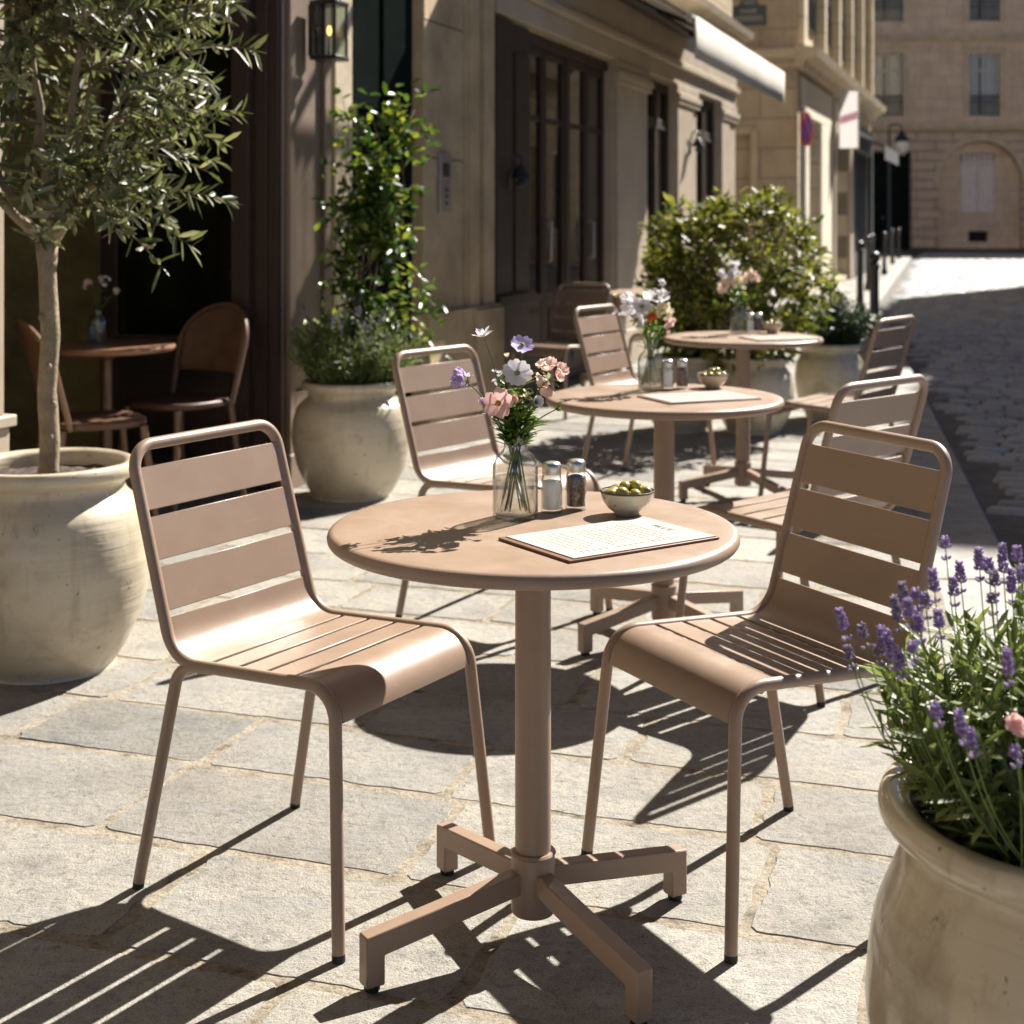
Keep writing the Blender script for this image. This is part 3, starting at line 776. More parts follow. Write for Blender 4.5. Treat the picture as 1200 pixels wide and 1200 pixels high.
def make_menu(label):
    m = thing('menu_board', label, 'menu', group='menus lying on the tables')
    a, b = .312, .204
    bd = MB(); bd.box(-b/2, b/2, -a/2, a/2, 0.0005, .0045); bd.build('board', M['board'], m, bevel=.001)
    pp = MB(); pp.box(-b/2+.006, b/2-.005, -a/2+.012, a/2-.004, .0046, .0062); s = pp.build('paper', M['paper'], m, bevel=.0004, seg=1)
    z = .0064; ink = MB(); ink2 = MB(); r = random.Random(3)
    def seg(mb, x0, y0, x1, y1, wd):
        d = Vector((x1-x0, y1-y0, 0)); n_ = Vector((-d.y, d.x, 0)).normalized()*wd/2
        mb.add([(x0-n_.x, y0-n_.y, z), (x1-n_.x, y1-n_.y, z), (x1+n_.x, y1+n_.y, z), (x0+n_.x, y0+n_.y, z)], [(0,1,2,3)])
    # heading: a row of letter-like strokes, too soft to read in the photograph
    x = -.024
    gl = [[(0,0,0,1),(0,1,.7,.9),(.7,.9,.7,.5),(.7,.5,0,.5)], [(0,0,.35,1),(.35,1,.7,0)], [(0,0,0,.7),(0,.6,.6,.7)], [(0,0,0,1),(0,0,.6,0),(0,1,.6,1),(0,.5,.5,.5)], [(.3,0,.3,1),(0,1,.6,1)], [(0,0,0,1),(0,0,.6,0),(0,1,.6,1),(0,.5,.5,.5)]]
    for g in gl:
        for (x0, y0, x1, y1) in g: seg(ink, x + x0*.008, .112 + y0*.011, x + x1*.008, .112 + y1*.011, .0016)
        x += .0085
    for k in range(17):
        y = .088 - k*.0122
        if k in (5, 11): continue
        x = -.070 + r.uniform(0, .012)
        while x < .045 + r.uniform(-.02, .02):
            l = r.uniform(.006, .018); seg(ink2, x, y, x + l, y, .0015); x += l + .003
        seg(ink2, .064, y, .074, y, .0022)
    ink.build('heading', M['ink'], s, smooth=False); ink2.build('lettering', M['ink2'], s, smooth=False)
    return m
MN = [((.163, 2.472), face(.83, .558), 'cream menu on a brown board lying on the nearest table'),
      ((.560, 4.415), face(.92, .40), 'cream menu lying on the middle table beside its olive bowl'),
      ((1.20, 6.60), face(.95, .3), 'cream menu lying on the farthest table')]
m0 = make_menu('')
for i, (q, rz, lab) in enumerate(MN):
    o = m0 if i == 0 else copy_tree(m0); o.location = (*q, ZT); o.rotation_euler = (0, 0, rz); o['label'] = lab

# ------------------------------------------------------------------ flowers in the vases
def petal(mb, c, d, nrm, L, W_, cup=.25, ruff=0., r=rng, notch=0.):
    d = d.normalized(); s = d.cross(nrm).normalized(); u = s.cross(d)
    rows = 4; cols = 4; vs = []
    wid = [.22, .72, 1.0, .74]
    ph = r.random()*6
    for i in range(rows + 0):
        t = i/(rows-1)
        for j in range(cols+1):
            a = j/cols*2-1
            tt = t*(1 - .16*a*a*t) - (notch*.14 if (i == rows-1 and j == cols//2) else 0)
            q = c + d*L*tt + s*W_*.5*wid[i]*a + u*(cup*L*(t*t*.6 + .25*a*a*t) + ruff*L*math.sin(a*5+ph)*t*.5)
            vs.append(q)
    n = cols+1
    mb.add(vs, [(i*n+j, i*n+j+1, (i+1)*n+j+1, (i+1)*n+j) for i in range(rows-1) for j in range(cols)])
def basis(d):
    d = d.normalized(); a = d.orthogonal().normalized(); return a, d.cross(a)
def bez(a, b, c, n=8):
    return [a*(1-t)**2 + b*2*t*(1-t) + c*t*t for t in [k/n for k in range(n+1)]]
def make_flower(name, label, group, vase, head, hd, kind, mat, size, mid=None, leaves=2, r=rng):
    """stem from the vase bottom through its neck to the head; vase = world xy of the vase"""
    vz = ZT
    base = Vector((vase[0], vase[1], vz))
    head = Vector(head) - base; hd = Vector(hd).normalized()
    root = thing(name, label, 'flower', base, 0, group)
    ang = math.atan2(head.y, head.x) + PI + r.uniform(-.9, .9)
    bot = Vector((math.cos(ang)*r.uniform(.008, .033), math.sin(ang)*r.uniform(.008, .033), .010 + r.uniform(0, .012)))
    na = r.uniform(0, 6.28); nk = Vector((math.cos(na)*.009, math.sin(na)*.009, .128)) + Vector((head.x, head.y, 0))*.04
    p1 = [bot.lerp(nk, k/4) for k in range(4)]
    p2 = bez(nk, nk + Vector((head.x*.25, head.y*.25, (head.z-.128)*.6)), head - hd*size*.12, 9)
    st = MB(); path = p1 + p2; st.tube(path, [.0016]*4 + [.0016 - .0005*k/9 for k in range(10)], 6); st.build('stem', M['stem'], root)
    if leaves:
        lf = MB()
        for k in range(leaves):
            i = r.randint(0, 5); q = p2[i]; a = r.uniform(0, 6.28)
            d = Vector((math.cos(a), math.sin(a), r.uniform(.3, 1.3)))
            lf.leaf(q, d, Vector((0, 0, 1)), r.uniform(.024, .052), r.uniform(.006, .013), r.uniform(.05, .3))
        lf.build('leaves', M['bq_leaf'], root)
    A, B = basis(hd); bl = MB(); c = head
    if kind == 'open':
        n = 5 if (size < .026 or mat == 'p_pink') else 6
        for k in range(n):
            a = 2*PI*k/n + r.uniform(-.12, .12); d = A*math.cos(a) + B*math.sin(a) + hd*.12
            petal(bl, c + d*size*.10, d, hd, size*r.uniform(.9, 1.02), size*.95, .18, .10, r, 1)
    elif kind == 'star':
        for k in range(16):
            a = 2*PI*k/8 + r.uniform(-.2, .2); e = .35 if k < 8 else 1.0
            d = A*math.cos(a) + B*math.sin(a) + hd*e
            petal(bl, c, d, hd, size*r.uniform(.8, 1.05), size*.34, .12, .05, r)
    elif kind == 'ruffle':
        for k in range(26):
            v = Vector((r.gauss(0, 1), r.gauss(0, 1), r.gauss(0, 1))).normalized()
            if v.dot(hd) < -.35: v = v - 2*v.dot(hd)*hd
            v = v + hd*.15; o = v.cross(Vector((r.random(), r.random(), r.random()))).normalized()
            petal(bl, c + v*size*.32, (v*.55 + o).normalized(), v, size*r.uniform(.42, .72), size*r.uniform(.5, .75), .4, .35, r, 1)
    elif kind == 'cluster':
        for k in range(10):
            v = Vector((r.gauss(0, 1), r.gauss(0, 1), r.gauss(0, .9))).normalized(); q = c + v*size*r.uniform(.2, .7)
            a1, b1 = basis(v + hd*.4)
            for j in range(5):
                a = 2*PI*j/5; d = a1*math.cos(a) + b1*math.sin(a) + v*.5
                petal(bl, q, d, v, size*.42, size*.42, .35, .25, r, 1)
    elif kind == 'bud':
        for k in range(9):
            a = 2*PI*k/9; d = A*math.cos(a)*.5 + B*math.sin(a)*.5 + hd
            petal(bl, c - hd*size*.5, d, A*math.cos(a) + B*math.sin(a), size*1.1, size*.5, .05, 0, r)
    elif kind == 'spray':
        for k in range(16):
            v = Vector((r.gauss(0, .5), r.gauss(0, .5), r.uniform(-1.6, .8))); q = c + v*size*.7
            a1, b1 = basis(Vector((r.gauss(0, 1), r.gauss(0, 1), 1)))
            for j in range(5):
                a = 2*PI*j/5; petal(bl, q, a1*math.cos(a) + b1*math.sin(a), a1.cross(b1), size*.3, size*.28, .2, .1, r)
    bo = bl.build('blossom', M[mat], root, angle=0)
    if kind in ('open', 'star'):
        ce = MB(); q = hd.to_track_quat('Z', 'Y').to_matrix()
        ce.ball(c + hd*size*.12, size*.2, size*.2, size*.13, 10, 6, q)
        for k in range(14):
            a = r.uniform(0, 6.28); rr = size*r.uniform(.08, .28)
            ce.ball(c + hd*size*.2 + A*math.cos(a)*rr + B*math.sin(a)*rr, size*.035, nu=5, nv=3)
        ce.build('flower_centre', M['pollen' if mat == 'p_pink' else 'pollen_d'], bo)
    elif kind in ('ruffle', 'cluster', 'bud'):
        ca = MB()
        for k in range(6):
            a = 2*PI*k/6; d = A*math.cos(a) + B*math.sin(a) - hd*.1
            ca.leaf(c - hd*size*.2, d + hd*.3, hd, size*.6, size*.2, .1)
        ca.build('calyx', M['stem'], bo)
    return root
def px2w(px, py, y): return ((px-600)/1724*y, y, 1.27 - (py-256)/1724*y)
vq = VS[0][0]; G = 'pastel flowers in the vase on the nearest table'
r = random.Random(11)
FL = [((567, 395), 2.66, (-.25, -.1, 1), 'star', 'p_white', .023, 'white star-shaped flower, tallest at the left of the nearest vase'),
      ((612, 405), 2.67, (.15, -.65, .8), 'open', 'p_lilac', .0235, 'lilac blue flower at the top of the nearest vase'),
      ((606, 438), 2.62, (.05, -.85, .55), 'open', 'p_white', .0275, 'white open flower facing front in the middle of the nearest bouquet'),
      ((545, 446), 2.64, (-.8, -.3, .5), 'ruffle', 'p_mauve', .028, 'mauve ruffled flower leaning far left out of the nearest vase'),
      ((584, 473), 2.60, (-.15, -.95, .3), 'open', 'p_pink', .028, 'pink flower with orange centre low in the nearest bouquet'),
      ((646, 441), 2.65, (.6, -.3, .8), 'cluster', 'p_peach', .040, 'peach cluster of blossoms leaning right in the nearest vase'),
      ((629, 471), 2.62, (.4, -.8, .3), 'bud', 'p_white', .020, 'small white half-open bloom under the peach cluster'),
      ((594, 417), 2.67, (-.1, -.2, 1), 'bud', 'p_cream', .010, 'small cream bud beside the lilac flower of the nearest vase'),
      ((602, 468), 2.61, (.3, -.7, .6), 'cluster', 'p_pink', .013, 'small pink cluster right of the pink open flower'),
      ((565, 470), 2.63, (-.5, -.3, .7), 'bud', 'p_mauve', .011, 'small mauve bud under the mauve ruffled flower'),
      ((654, 479), 2.64, (1, -.1, .15), 'bud', 'bq_leaf', .012, 'green bud at the right edge of the nearest bouquet'),
      ((583, 440), 2.69, (-.3, .2, 1), 'spray', 'p_white', .016, 'thin spray of tiny white flowers at the left of the nearest bouquet'),
      ((618, 462), 2.64, (.3, -.2, 1), 'spray', 'p_cream', .014, 'leafy sprig of cream buds behind the pink flower in the nearest vase'),
      ((634, 452), 2.67, (.5, .1, 1), 'spray', 'bq_leaf', .013, 'green leafy sprig under the peach cluster of the nearest bouquet'),
      ((588, 452), 2.66, (-.3, .1, 1), 'spray', 'bq_leaf', .013, 'green leafy sprig left of the middle white flower of the nearest bouquet')]
for (p, y, hd, kd, mt, sz, lab) in FL:
    make_flower('cut_flower', lab, G, vq, px2w(*p, y), hd, kd, mt, sz, leaves=14 if kd != 'spray' else 22, r=r)
vq = VS[1][0]; G = 'white and orange flowers in the vase on the middle table'
FL2 = [((768, 350), 4.62, (.1, -.4, 1), 'open', 'p_white', .045, 'large white bloom at the top of the middle vase'),
       ((733, 352), 4.62, (-.3, 0, 1), 'spray', 'p_white', .040, 'white spray leaning left out of the middle vase'),
       ((745, 374), 4.60, (-.3, -.6, .6), 'cluster', 'p_white', .038, 'white cluster low at the left of the middle vase'),
       ((765, 373), 4.57, (0, -.9, .4), 'ruffle', 'p_orange', .021, 'small orange red flower in the middle vase'),
       ((778, 366), 4.60, (.5, -.6, .6), 'ruffle', 'p_cream', .036, 'cream yellow bloom right of the orange flower'),
       ((785, 378), 4.62, (.8, -.4, .3), 'cluster', 'p_peach', .026, 'peach cluster at the right of the middle vase'),
       ((722, 346), 4.63, (-.5, 0, 1), 'bud', 'p_cream', .016, 'cream bud at the left tip of the middle bouquet'),
       ((776, 334), 4.64, (.1, .1, 1), 'spray', 'p_white', .026, 'thin white spray rising highest from the middle vase'),
       ((752, 360), 4.58, (-.1, -.7, .8), 'open', 'p_white', .034, 'white open flower in the heart of the middle bouquet')]
for (p, y, hd, kd, mt, sz, lab) in FL2:
    make_flower('cut_flower', lab, G, vq, px2w(*p, y), hd, kd, mt, sz, leaves=8, r=r)
vq = VS[2][0]; G = 'pale flowers in the vase on the farthest table'
FL3 = [((853, 322), 6.92, (-.2, -.2, 1), 'cluster', 'p_white', .050, 'white cluster at the top left of the farthest vase'),
       ((881, 326), 6.92, (.4, -.5, .7), 'ruffle', 'p_peach', .050, 'peach round bloom at the right of the farthest vase'),
       ((866, 332), 6.88, (0, -.9, .4), 'ruffle', 'p_cream', .045, 'cream bloom in the middle of the farthest vase'),
       ((850, 336), 6.90, (-.7, -.4, .4), 'open', 'p_peach', .046, 'pale pink flower low at the left of the farthest vase'),
       ((860, 310), 6.93, (0, 0, 1), 'spray', 'p_white', .040, 'white spray rising highest from the farthest vase'),
       ((904, 343), 6.90, (.8, -.3, .3), 'bud', 'p_white', .036, 'white flower leaning far right from the farthest vase')]
for (p, y, hd, kd, mt, sz, lab) in FL3:
    make_flower('cut_flower', lab, G, vq, px2w(*p, y), hd, kd, mt, sz, leaves=8, r=r)

# ------------------------------------------------------------------ glazed pots
def make_pot(label, x, y, H, rim, belly, mat, soil=.07, base=.62):
    root = thing('glazed_pot', label, 'plant pot', (x, y, 0), rng.uniform(0, 6))
    k = H/.58
    pr = [(.0005, 0.0), (belly*base, 0), (belly*(base+.04), .012*k), (belly*.80, .08*k), (belly*.93, .17*k), (belly*.995, .27*k), (belly, .33*k), (belly*.97, .40*k),
          (belly*.90, .455*k), (rim*.935, .492*k), (rim*.90, .512*k), (rim*.915, .525*k), (rim*.985, .535*k), (rim*1.03, .548*k), (rim*1.04, .562*k), (rim*1.02, .575*k), (rim*.98, .58*k), (rim*.93, .578*k),
          (rim*.875, .565*k), (rim*.86, .53*k), (rim*.84, .48*k), (rim*.8, .44*k)]
    pts = [Vector((a, b, 0)) for a, b in pr]
    # smooth the outline (Catmull-Rom)
    sm = []
    for i in range(len(pts)-1):
        p0, p1, p2, p3 = pts[max(i-1, 0)], pts[i], pts[i+1], pts[min(i+2, len(pts)-1)]
        for s in (0, .25, .5, .75):
            q = .5*((2*p1) + (p2-p0)*s + (2*p0-5*p1+4*p2-p3)*s*s + (3*p1-p0-3*p2+p3)*s**3)
            sm.append((max(.0005, q.x), max(0, q.y)))
    b = MB(); n = 80
    b.lathe(sm, n)
    # hand-thrown: not quite round
    sd_ = Vector((x*7, y*5, 0))
    nv_ = []
    for (vx, vy, vz) in b.v:
        rr = math.hypot(vx, vy); a = math.atan2(vy, vx)
        f = 1 + .010*noise.noise(Vector((math.cos(a)*1.2, math.sin(a)*1.2, vz*5)) + sd_)
        nv_.append((vx*f, vy*f, vz + .003*noise.noise(Vector((math.cos(a), math.sin(a), 9)) + sd_)*(vz/H)))
    b.v = nv_
    b.build('pot_body', mat, root, angle=0)
    s = MB(); rr = rim*.85; zs = H - soil; vs = [(0, 0, zs + .008)]; fs = []
    rings = 7; nn = 40
    for i in range(1, rings+1):
        for q in range(nn):
            a = 2*PI*q/nn; ra = rr*i/rings
            vs.append((ra*math.cos(a), ra*math.sin(a), zs + .012*noise.noise(Vector((ra*30*math.cos(a), ra*30*math.sin(a), 2)))))
    fs += [(0, 1+q, 1+(q+1) % nn) for q in range(nn)]
    for i in range(rings-1):
        fs += [(1+i*nn+q, 1+(i+1)*nn+q, 1+(i+1)*nn+(q+1) % nn, 1+i*nn+(q+1) % nn) for q in range(nn)]
    s.add(vs, fs); s.build('soil', M['soil'], root)
    return root
OT = (-1.322, 4.19)
make_pot('large cream glazed pot holding the olive tree', *OT, .580, .238, .288, M['pot'], .045)
LV = (.727, 1.815)
make_pot('grey glazed pot of flowering lavender at the near right', *LV, .550, .257, .283, M['potg'], .05)
HP = (-.735, 6.75)
make_pot('cream glazed pot of herbs under the climbing plant', *HP, .530, .222, .272, M['pot'], .03)
SP = [(1.44, 8.75, 'cream pot under the sunny bush, behind the farthest table'), (1.02, 8.85, 'cream pot under the dark side of the bush, left of the farthest table column')]
make_pot(SP[0][2], SP[0][0], SP[0][1], .45, .205, .235, M['pot'], .03)
make_pot(SP[1][2], SP[1][0], SP[1][1], .45, .205, .235, M['pot'], .03)
DP = (2.02, 9.35)
make_pot('cream pot of dark shrub beside the kerb', *DP, .48, .19, .22, M['pot'], .03)

# ------------------------------------------------------------------ olive tree
def make_olive():
    r = random.Random(31)
    root = thing('olive_tree', 'young olive tree with grey green leaves standing in the large cream pot', 'tree', (OT[0], OT[1], .52))
    tk = MB()
    tr = [Vector((0, 0, 0)), Vector((.006, 0, .12)), Vector((-.004, .004, .26)), Vector((.008, 0, .42)), Vector((.000, 0, .56)), Vector((-.003, 0, .68))]
    path = []
    for i in range(len(tr)-1):
        for s in (0, .34, .67): path.append(tr[i].lerp(tr[i+1], s))
    path.append(tr[-1])
    rad = [.0285 - .004*k/len(path) + .0035*noise.noise(Vector((0, 0, k*.9))) for k in range(len(path))]
    rad[0] = .034; rad[-1] = .031; rad[-2] = .029
    tk.tube(path, rad, 14)
    trunk = tk.build('trunk', M['bark'], root, angle=0)
    kn = MB()
    for (a, z) in ((-1.2, .33), (-.6, .22), (-2.0, .47), (-1.0, .13)):
        kn.ball((math.cos(a)*.025, math.sin(a)*.025, z), .010, .010, .013, 8, 6)
    kn.build('knot', M['bark'], trunk)
    top = tr[-1]; C0 = Vector((.02, 0, 1.32)); RX, RZ = .56, .72
    br = MB(); limbs = []
    ends = [(-.26, -.10, 1.05), (.22, -.12, 1.02), (.05, .25, 1.2), (-.10, .12, 1.45), (.24, .10, 1.35), (.02, -.22, 1.3), (-.30, .05, 1.25), (.12, 0, 1.6)]
    for e in ends:
        e = Vector(e); st = top - Vector((0, 0, r.uniform(0, .06)))
        mid = st.lerp(e, .4) + Vector((e.x*.22 + r.gauss(0, .02), e.y*.22 + r.gauss(0, .02), -.03))
        p = bez(st, mid, e, 10)
        p = [q + Vector((r.gauss(0, .005), r.gauss(0, .005), 0)) if 0 < i < 10 else q for i, q in enumerate(p)]
        br.tube(p, [.0175 - .0013*k for k in range(11)], 8)
        limbs += p[3:]
    twg = MB(); lf = MB(); k = 0
    tg = []
    while len(tg) < 370:
        v = Vector((r.uniform(-1, 1), r.uniform(-1, 1), r.uniform(-1, 1)))
        l = v.length
        if l > 1 or l < .3 or r.random() > .25 + .75*l: continue
        q = C0 + Vector((v.x*RX, v.y*RX, v.z*RZ))
        if noise.noise(q*4.2 + Vector((3, 1, 5))) < -.13: continue
        if q.z < .76: continue
        tg.append(q)
    # long sprays that leave the outline on the sunny side
    for (x, y, z) in ((.60, -.05, 1.26), (.55, .0, 1.10), (.50, -.12, .92), (.43, -.1, .70), (.36, -.16, .66), (.62, .1, 1.5), (-.5, -.2, .82), (.28, -.3, .74), (.5, .1, .8), (.1, -.4, .72), (-.2, -.4, .68), (.57, -.2, 1.36), (.40, -.25, .84)):
        tg.append(Vector((x, y, z)))
    for q in tg:
        n = min(limbs, key=lambda a: (a-q).length + .25*abs(a.z - q.z + .12))
        d = q - n
        mid = n.lerp(q, .5) + Vector((r.gauss(0, .03), r.gauss(0, .03), r.uniform(.0, .06)))
        tip = q + Vector((0, 0, -r.uniform(0, .05)))
        p = bez(n, mid, tip, 10)
        twg.tube(p, [.0042 - .00034*j for j in range(11)], 5, cap=False)
        tot = d.length; out = (q - C0).normalized()
        cnt = int(min(26, 11 + tot*34))
        for j in range(cnt):
            s = 1 - (j/cnt)**1.1*min(.95, .28/max(tot, .1))
            i = min(9, int(s*10)); f = s*10 - i
            pos = p[i].lerp(p[i+1], f); tan = (p[i+1]-p[i]).normalized()
            A, B = basis(tan); a = r.uniform(0, 6.28) if j % 2 == 0 else a + PI + r.gauss(0, .3)
            sd2 = A*math.cos(a) + B*math.sin(a)
            dr = tan*r.uniform(.35, 1.0) + sd2 + Vector((0, 0, .1))
            nrm = (tan*.6 - sd2*.5 + Vector((r.gauss(0, .5), r.gauss(0, .5), r.gauss(0, .5) + .4)))
            lf.leaf(pos, dr, nrm, r.uniform(.046, .084), r.uniform(.011, .0175), r.uniform(-.05, .18), .42)
        lf.leaf(p[-1], p[-1]-p[-2], Vector((0, 0, 1)), .04, .009, .05, .42)
    bo = br.build('branches', M['bark'], root, angle=0)
    twg.build('twigs', M['twig'], bo, angle=0)
    lf.build('crown', M['olive_leaf'], root, angle=0)
make_olive()

# ------------------------------------------------------------------ lavender
def make_lavender(label, x, y, z, R0, nst, Hm, nsp, hs, leafL, leafW, lm, seed, fm='lav', targets=(), spread=1.0, cat='plant', name='lavender_plant', spike=True):
    r = random.Random(seed)
    root = thing(name, label, cat, (x, y, z))
    st = MB(); lf = MB()
    for k in range(nst):
        a = r.uniform(0, 6.28); rr = R0*math.sqrt(r.random())
        b = Vector((math.cos(a)*rr*.72, math.sin(a)*rr*.72, -.01))
        lean = rr/R0
        h = Hm*r.uniform(.55, 1.08)*(1 - .42*lean*lean)
        e = b + Vector((math.cos(a)*lean*R0*.62*spread + r.gauss(0, .03), math.sin(a)*lean*R0*.62*spread + r.gauss(0, .03), h))
        p = bez(b, b.lerp(e, .45) + Vector((0, 0, h*.18)), e, 6)
        st.tube(p, [.0016 - .00015*i for i in range(7)], 5, cap=False)
        n = int(10 + h/leafL*3.2)
        for j in range(n):
            s = .12 + .88*j/n
            i = min(5, int(s*6)); pos = p[i].lerp(p[i+1], s*6-i); tan = (p[i+1]-p[i]).normalized()
            A, B = basis(tan); aa = j*2.4 + r.gauss(0, .4)
            d = tan*r.uniform(.5, 1.5) + A*math.cos(aa) + B*math.sin(aa)
            lf.leaf(pos, d, tan + Vector((0, 0, .3)), leafL*r.uniform(.6, 1.15), leafW*r.uniform(.7, 1.2), r.uniform(-.05, .25), .42)
    st.build('stems', M['stem'], root, angle=0); lf.build('foliage', M[lm], root, angle=0)
    tl = list(targets)
    for k in range(nsp):
        if k < len(tl): e = Vector(tl[k]) - Vector((x, y, z))
        else:
            a = r.uniform(0, 6.28); rr = R0*1.15*math.sqrt(r.random())
            e = Vector((math.cos(a)*rr, math.sin(a)*rr, hs*r.uniform(.72, 1.02)*(1 - .22*(rr/R0)**2)))
        b = Vector((e.x*.62, e.y*.62, .0)); hr = math.hypot(b.x, b.y)
        if hr > R0*.62: b *= R0*.62/hr
        p = bez(b, Vector((b.x*.2 + e.x*.8, b.y*.2 + e.y*.8, e.z*.5)), e, 8)
        sb = MB(); sb.tube(p, [.0011 - .00005*i for i in range(9)], 5, cap=False)
        so_ = sb.build('flower_stalk', M['stem'], root, angle=0)
        ax = (p[-1]-p[-2]).normalized(); A, B = basis(ax); L = r.uniform(.013, .036); fl = MB()
        q4 = ax.to_track_quat('Z', 'Y').to_matrix()
        rows = int(L/.0042)
        for i in range(-1, rows):
            zz = i*.0042 if i >= 0 else -.014
            wd = .0048*(1 - .5*(max(i, 0)/rows)) if i >= 0 else .004
            for j in range(6 if i >= 0 else 4):
                a = j*PI/3 + i*.5 + r.gauss(0, .15)
                o = A*math.cos(a) + B*math.sin(a)
                c = e + ax*(zz + r.gauss(0, .0006)) + o*wd
                dd = (o + ax*.9).to_track_quat('Z', 'Y').to_matrix()
                fl.ball(c, .0019, .0019, .0036*r.uniform(.8, 1.2), 5, 4, dd)
        fl.build('flower_spike', M[fm if r.random() < .75 else 'lav_grey'], so_, angle=0)
    return root
def lt(px, py, y): return px2w(px, py, y)
LT = [lt(1108, 640, 1.74), lt(1095, 690, 1.70), lt(1060, 705, 1.72), lt(1066, 720, 1.66), lt(1052, 725, 1.69), lt(989, 735, 1.72), lt(1012, 745, 1.71), lt(1118, 695, 1.75), lt(1126, 680, 1.8), lt(1148, 665, 1.76),
      lt(1159, 668, 1.78), lt(1166, 684, 1.72), lt(1176, 668, 1.75), lt(1192, 655, 1.70), lt(1186, 692, 1.78), lt(1101, 733, 1.68), lt(1078, 738, 1.66), lt(1036, 752, 1.7), lt(996, 770, 1.72), lt(1030, 765, 1.68), lt(1046, 770, 1.66),
      lt(1163, 705, 1.7), lt(1085, 710, 1.72), lt(1074, 700, 1.7), lt(1198, 680, 1.75), lt(1098, 838, 1.55), lt(1128, 858, 1.54), lt(1140, 872, 1.53), lt(1190, 885, 1.52), lt(1055, 780, 1.64), lt(1070, 762, 1.62)]
make_lavender('bushy lavender with purple spikes growing in the near right pot', *LV, .500, .262, 380, .305, 34, .41, .043, .0098, 'lav_leaf', 3, targets=LT, spread=.55)
make_lavender('green herb clump with faded purple spikes in the pot under the climber', *HP, .50, .24, 330, .36, 30, .43, .050, .0062, 'lav_leaf', 8, fm='lav_grey', spread=.9)
make_lavender('dark shrub with fine leaves in the pot by the kerb', *DP, .45, .19, 190, .36, 0, .4, .05, .011, 'dark_leaf', 12, name='dark_shrub', cat='shrub', spread=1.5)
def lone_flower():
    base = Vector((LV[0] - .16, LV[1] - .18, .52)); root = thing('pink_flower', 'small pink flower among the lavender leaves in the near right pot', 'flower', base)
    e = Vector(px2w(1189, 845, 1.545)) - base
    s = MB(); s.tube(bez(Vector((0, 0, -.01)), Vector((.0, .0, e.z*.7)), e, 7), .0014, 6); s.build('stem', M['stem'], root)
    r = random.Random(2); b = MB()
    for q in range(2):
        c = e + Vector((.008*q - .002, .004*q, -.007*q))
        for k in range(6):
            a = k*PI/3 + q; d = Vector((math.cos(a), -.35, math.sin(a))); petal(b, c, d, Vector((-.2, -1, .3)), .012, .012, .35, .2, r, 1)
    b.build('blossom', M['p_pink'], root, angle=0)
lone_flower()

# ------------------------------------------------------------------ climber and bushes
def leafy(mb, tw, pts, r, n, L, Wd, curl=.15, up=.35, spreadv=.035):
    pass
def make_climber():
    r = random.Random(17)
    root = thing('climbing_plant', 'glossy climbing plant trained up the wall beside the dark door', 'climbing plant', (HP[0] + .02, HP[1] + .12, .49))
    st = MB(); lf = MB()
    base = Vector(root.location)
    stems = []
    for k in range(11):
        x = -.62 + .26*r.random(); yb = 7.0
        top = r.uniform(1.25, 1.92)
        p = [Vector((r.gauss(0, .03), r.gauss(0, .03), 0))]
        tx = r.uniform(-.86, -.42)
        n = 9
        for i in range(1, n+1):
            s = i/n
            wx = (-.73)*(1-s) + tx*s + .05*math.sin(s*7 + k)
            p.append(Vector((wx + r.gauss(0, .025), 6.87 + .16*s + r.gauss(0, .03), .49 + (top-.49)*s)) - base)
        st.tube(p, [.005 - .0004*i for i in range(n+1)], 6)
        stems.append(p)
    for p in stems:
        for i in range(len(p)-1):
            for k in range(24):
                q = p[i].lerp(p[i+1], r.random()) + Vector((r.gauss(0, .055), r.gauss(0, .045), r.gauss(0, .03)))
                w_ = q + base
                if noise.noise(w_*6.5) < -.10: continue
                d = Vector((r.gauss(0, .8), r.gauss(-.3, .7), r.gauss(.1, .6)))
                lf.leaf(q, d, Vector((r.gauss(.2, .5), r.gauss(0, .5), 1)), r.uniform(.045, .078), r.uniform(.028, .046), r.uniform(.0, .3), .40)
    for k in range(120):   # low skirt at the right of the pot
        q = Vector((r.gauss(-.47, .06), 6.92 + r.gauss(0, .08), r.uniform(.60, 1.05))) - base
        lf.leaf(q, Vector((r.gauss(0, .8), r.gauss(-.3, .7), r.gauss(.2, .6))), Vector((r.gauss(.2, .5), r.gauss(0, .5), 1)), r.uniform(.04, .065), r.uniform(.022, .036), r.uniform(0, .3), .40)
    st.build('stem', M['twig'], root, angle=0); lf.build('foliage', M['ivy_leaf'], root, angle=0)
make_climber()
